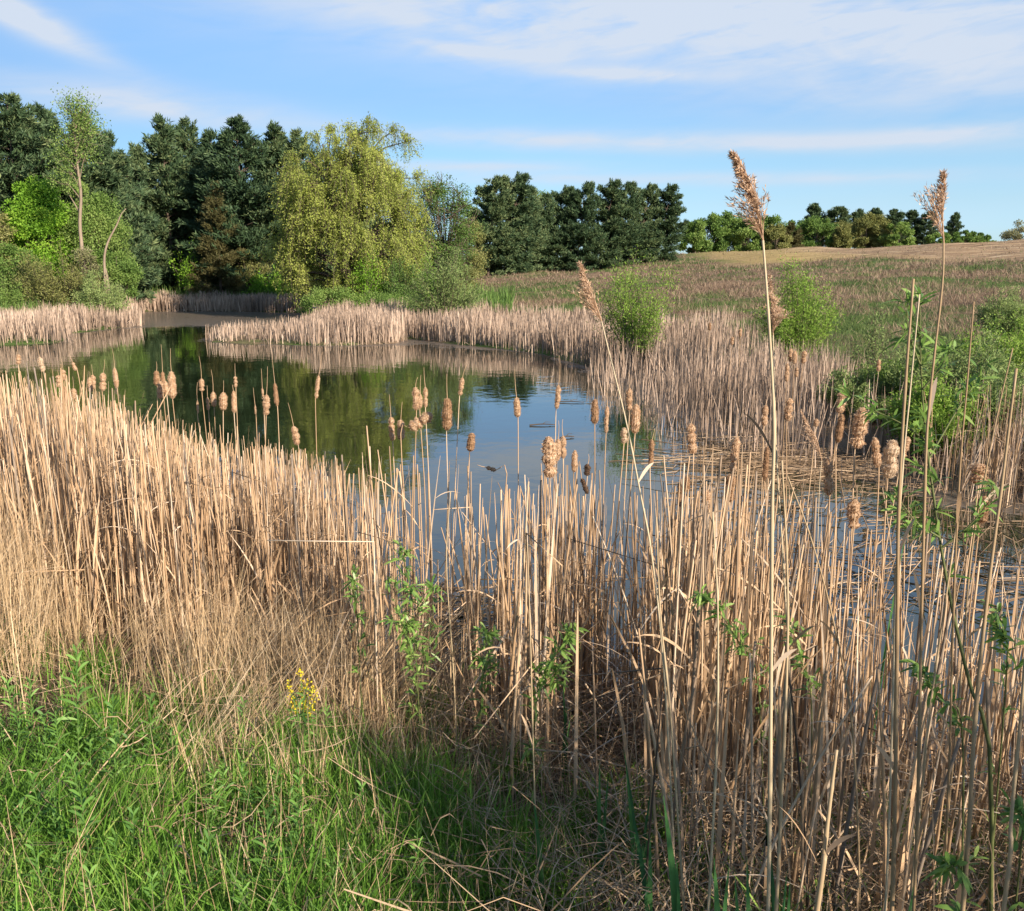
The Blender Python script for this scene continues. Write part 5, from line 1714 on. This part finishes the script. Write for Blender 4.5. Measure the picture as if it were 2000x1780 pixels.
def near_dead_grass():
    rng = np.random.default_rng(710)
    n = 60000
    Y = rng.uniform(1.9, 5.4, n)
    px = rng.uniform(-250, 2200, n)
    X = (px - 1000) / F * (Y + .35)
    sd = pond_sd(X, Y)
    z = gz(X, Y, sd)
    ppx, ppy = to_px(np.stack([X, Y, z], 1))
    v = vnoise(X, Y, .4, 80) * .65 + vnoise(X, Y, .15, 81) * .35
    lo = np.interp(ppx, [-200, 0, 250, 420, 600, 900], [1400, 1420, 1480, 1520, 1520, 1540])
    lo = lo + (vnoise(X, Y, .42, 90) - .5) * 260
    d = sstep((820 - ppx) / 120) * sstep((lo - ppy) / 110) * (.2 + 1.0 * sstep((v - .38) / .18))
    d += 1.3 * np.exp(-((ppx - 430) / 95) ** 2 - ((ppy - 1490) / 70) ** 2) + .8 * np.exp(-((ppx - 620) / 70) ** 2 - ((ppy - 1560) / 45) ** 2)
    d += .5 * np.exp(-((ppx - 860) / 130) ** 2 - ((ppy - 1500) / 110) ** 2)
    d += .10 * (ppx > 800) + .13 * (ppx < 800) * sstep((v - .4) / .2)
    ok = (rng.random(n) < d * .75) & (sd > .1)
    X, Y, z, v, ppx, ppy = X[ok], Y[ok], z[ok], v[ok], ppx[ok], ppy[ok]
    n = len(X)
    H = (.16 + .52 * rng.random(n)) * (.6 + .7 * vnoise(X, Y, .35, 84)) * np.interp(ppx, [0, 250, 700, 900], [1.45, 1.1, 1.0, .8]) * np.where(ppy > 1460, .62, 1.0)
    lean = rng.uniform(.03, .5, n) ** 1.3
    az = rng.uniform(0, 6.3, n)
    # blown-over tufts all lie one way
    tuft = vnoise(X, Y, .5, 82) > .64
    az = np.where(tuft, .6 + rng.normal(0, .25, n), az)
    lean = np.where(tuft, rng.uniform(.5, 1.0, n), lean)
    P = stalk_paths(rng, np.stack([X, Y, z - .015], 1), H, lean, az, 1.3, 5, kink=.38, kink_lo=.25)
    Wd = (rng.uniform(.0013, .0034, n) * np.where(rng.random(n) < .1, 2.0, 1))[:, None] * np.array([[1, 1, .95, .85, .6, .2]])
    g = Geo()
    g.ribbon(P, Wd, hside(rng, n), np.clip(rng.normal(.5, .24, n), 0, 1))
    tag(g.obj('dead_grass', M['fine_straw']), 'fine tan dead grass between reeds and green grass', 'grass', kind='stuff')
    print('dead grass', n)


def litter():
    """fallen broken stalks lying criss-cross on the bank"""
    rng = np.random.default_rng(720)
    n = 26000
    Y = rng.uniform(1.5, 5.3, n)
    px = rng.uniform(-200, 2250, n)
    X = (px - 1000) / F * (Y + .35)
    sd = pond_sd(X, Y)
    ok = (sd > -.25) & (rng.random(n) < np.interp(px, [0, 600, 900, 2000], [.14, .22, .6, 1.0]))
    X, Y, sd = X[ok], Y[ok], sd[ok]
    n = len(X)
    z = np.maximum(gz(X, Y, sd), 0) + rng.random(n) ** 2 * .22
    L = rng.uniform(.10, .7, n) * np.where((X < 0) & (Y < 3.6), .5, 1) * np.where(rng.random(n) < .7, .6, 1)
    a = rng.uniform(0, 6.3, n)
    el = np.abs(rng.normal(.0, .35, n))
    D = np.stack([np.cos(a) * np.cos(el), np.sin(a) * np.cos(el), np.sin(el)], 1)
    t = np.linspace(0, 1, 4)
    P = np.stack([X, Y, z], 1)[:, None] + D[:, None] * (L[:, None] * t)[..., None]
    P[..., 2] += (rng.normal(0, .04, n)[:, None] * np.sin(np.pi * t)[None])
    g = Geo()
    g.ribbon(P, (rng.uniform(.0012, .0042, n) * np.where(rng.random(n) < .06, 1.7, 1))[:, None] * np.array([[1, 1, .9, .5]]), unit(np.cross(D, rng.normal(size=(n, 3)))), rng.random(n))
    far_in = np.where((X > .1) & (Y > 2.4))[0]
    m = 110
    k = rng.choice(far_in, m)
    P2 = P[k].copy()
    P2 = P2[:, :1] + (P2 - P2[:, :1]) * 1.5
    g.tube(P2, np.full((m, 4), .0036), np.clip(rng.normal(.7, .2, m), 0, 1), 5)
    tag(g.obj('stalk_litter', M['litter']), 'tangle of fallen broken stalks on the bank', 'litter', kind='stuff')


def water_litter():
    rng = np.random.default_rng(730)
    n = 1500
    px = np.concatenate([rng.normal(1560, 120, 520), rng.uniform(1300, 2000, 680), rng.normal(880, 60, 300)])
    py = np.concatenate([rng.normal(905, 26, 520), rng.uniform(840, 1200, 680), rng.uniform(1150, 1330, 300)])
    XY = np.array([on_water(a, b) for a, b in zip(px, py)])
    L = rng.uniform(.2, .95, n) * np.where(np.arange(n) < 520, 1, .5)
    a = np.where(np.arange(n) < 520, rng.normal(-.25, .6, n), rng.uniform(0, 3.14, n))
    D = np.stack([np.cos(a), np.sin(a), rng.normal(0, .03, n)], 1)
    t = np.linspace(-.5, .5, 3)
    C = np.stack([XY[:, 0], XY[:, 1], .008 + rng.random(n) ** 2 * .09], 1)
    P = C[:, None] + D[:, None] * (L[:, None] * t)[..., None]
    P[..., 2] = np.maximum(P[..., 2], .004)
    g = Geo()
    g.tube(P, np.full((n, 3), .0045) * rng.uniform(.5, 1.4, n)[:, None], np.clip(rng.normal(.30, .27, n), 0, 1), 4)
    tag(g.obj('stalk_litter', M['litter']), 'raft of broken stalks floating on the right water', 'litter', kind='stuff')


def dead_stubs():
    """dark rotten stubs standing in the muddy right corner of the pond"""
    rng = np.random.default_rng(760)
    n = 620
    px = rng.uniform(1330, 2120, n)
    py = rng.uniform(850, 1180, n)
    XY = np.array([on_water(a, b) for a, b in zip(px, py)])
    cl = vnoise(XY[:, 0], XY[:, 1], .5, 61)
    ok = cl > np.where(px > 1650, .42, .55)
    XY = XY[ok]
    n = len(XY)
    B = np.stack([XY[:, 0], XY[:, 1], np.full(n, -.1)], 1)
    P = stalk_paths(rng, B, rng.uniform(.2, .75, n), np.abs(rng.normal(0, .22, n)), rng.uniform(0, 6.3, n), 1.2, 4, kink=.3, kink_lo=.3)
    g = Geo()
    g.tube(P, rng.uniform(.003, .0065, n)[:, None] * np.array([[1.1, 1, .95, .8, .6]]), np.clip(rng.normal(.2, .22, n), 0, 1), 4)
    tag(g.obj('reed_stubs', M['litter']), 'dark rotten reed stubs standing in the muddy right water', 'reeds', kind='stuff')


dead_stubs()
near_grass()
near_dead_grass()
litter()
water_litter()


# ------------------------------------------------------------------ small things
def floating_sticks():
    rng = np.random.default_rng(740)
    for px, py, L, a, lab in [(1112, 787, .55, -.15, 'dark stick floating beside the slim tall cattail'), (1060, 832, .42, .05, 'dark stick floating in the middle of the blue water'),
                              (1108, 856, .22, .3, 'short dark stick floating right of centre')]:
        x, y = on_water(px, py)
        t = thing('floating_stick', lab, 'stick', (x, y, .012), 'sticks floating on the pond', a)
        g = Geo()
        g.tube(curve([[-L / 2, 0, 0], [0, .03, .012], [L / 2, 0, .004]], 8)[None], np.linspace(.012, .006, 8)[None], np.array([.1]), 6)
        g.obj('stem', M['bark'], t, True)
        g = Geo()
        g.tube(curve([[0, .03, .01], [.06, .12, .03], [.14, .16, .02]], 5)[None], np.linspace(.006, .003, 5)[None], np.array([.1]), 5)
        g.obj('twig', M['bark'], t, True)


floating_sticks()


def blackbird():
    """small black bird perched on the far reeds"""
    Y = 37.5
    c = at(613, 601, Y)
    S, k = 16, 10
    prof = [(-.115, .001, .022), (-.10, .004, .020), (-.088, .018, .018), (-.07, .027, .018), (-.05, .026, .012), (-.03, .034, -.002), (0, .045, -.014), (.03, .044, -.026), (.06, .032, -.036), (.085, .018, -.044), (.11, .013, -.056), (.15, .014, -.074), (.185, .016, -.09), (.19, .002, -.092)]
    V = []
    for x, r, z in prof:
        for j in range(k):
            a = j / k * 2 * math.pi
            fl = .35 if x > .1 else 1
            V.append((x, math.cos(a) * r, z + math.sin(a) * r * fl))
    V = np.array(V)
    S = len(prof)
    i = (np.arange(S - 1)[:, None] * k)
    j = np.arange(k)[None]
    q = np.stack([i + j, i + (j + 1) % k, i + k + (j + 1) % k, i + k + j], -1).reshape(-1, 4)
    me = make_mesh('blackbird', V, [q], np.full(len(q), .4), True)
    o = link('blackbird', me, M['bird'])
    o.location = [float(v) for v in c]
    o.rotation_euler = (0, -.5, .3)
    tag(o, 'small black bird perched in the far reeds', 'bird')


blackbird()
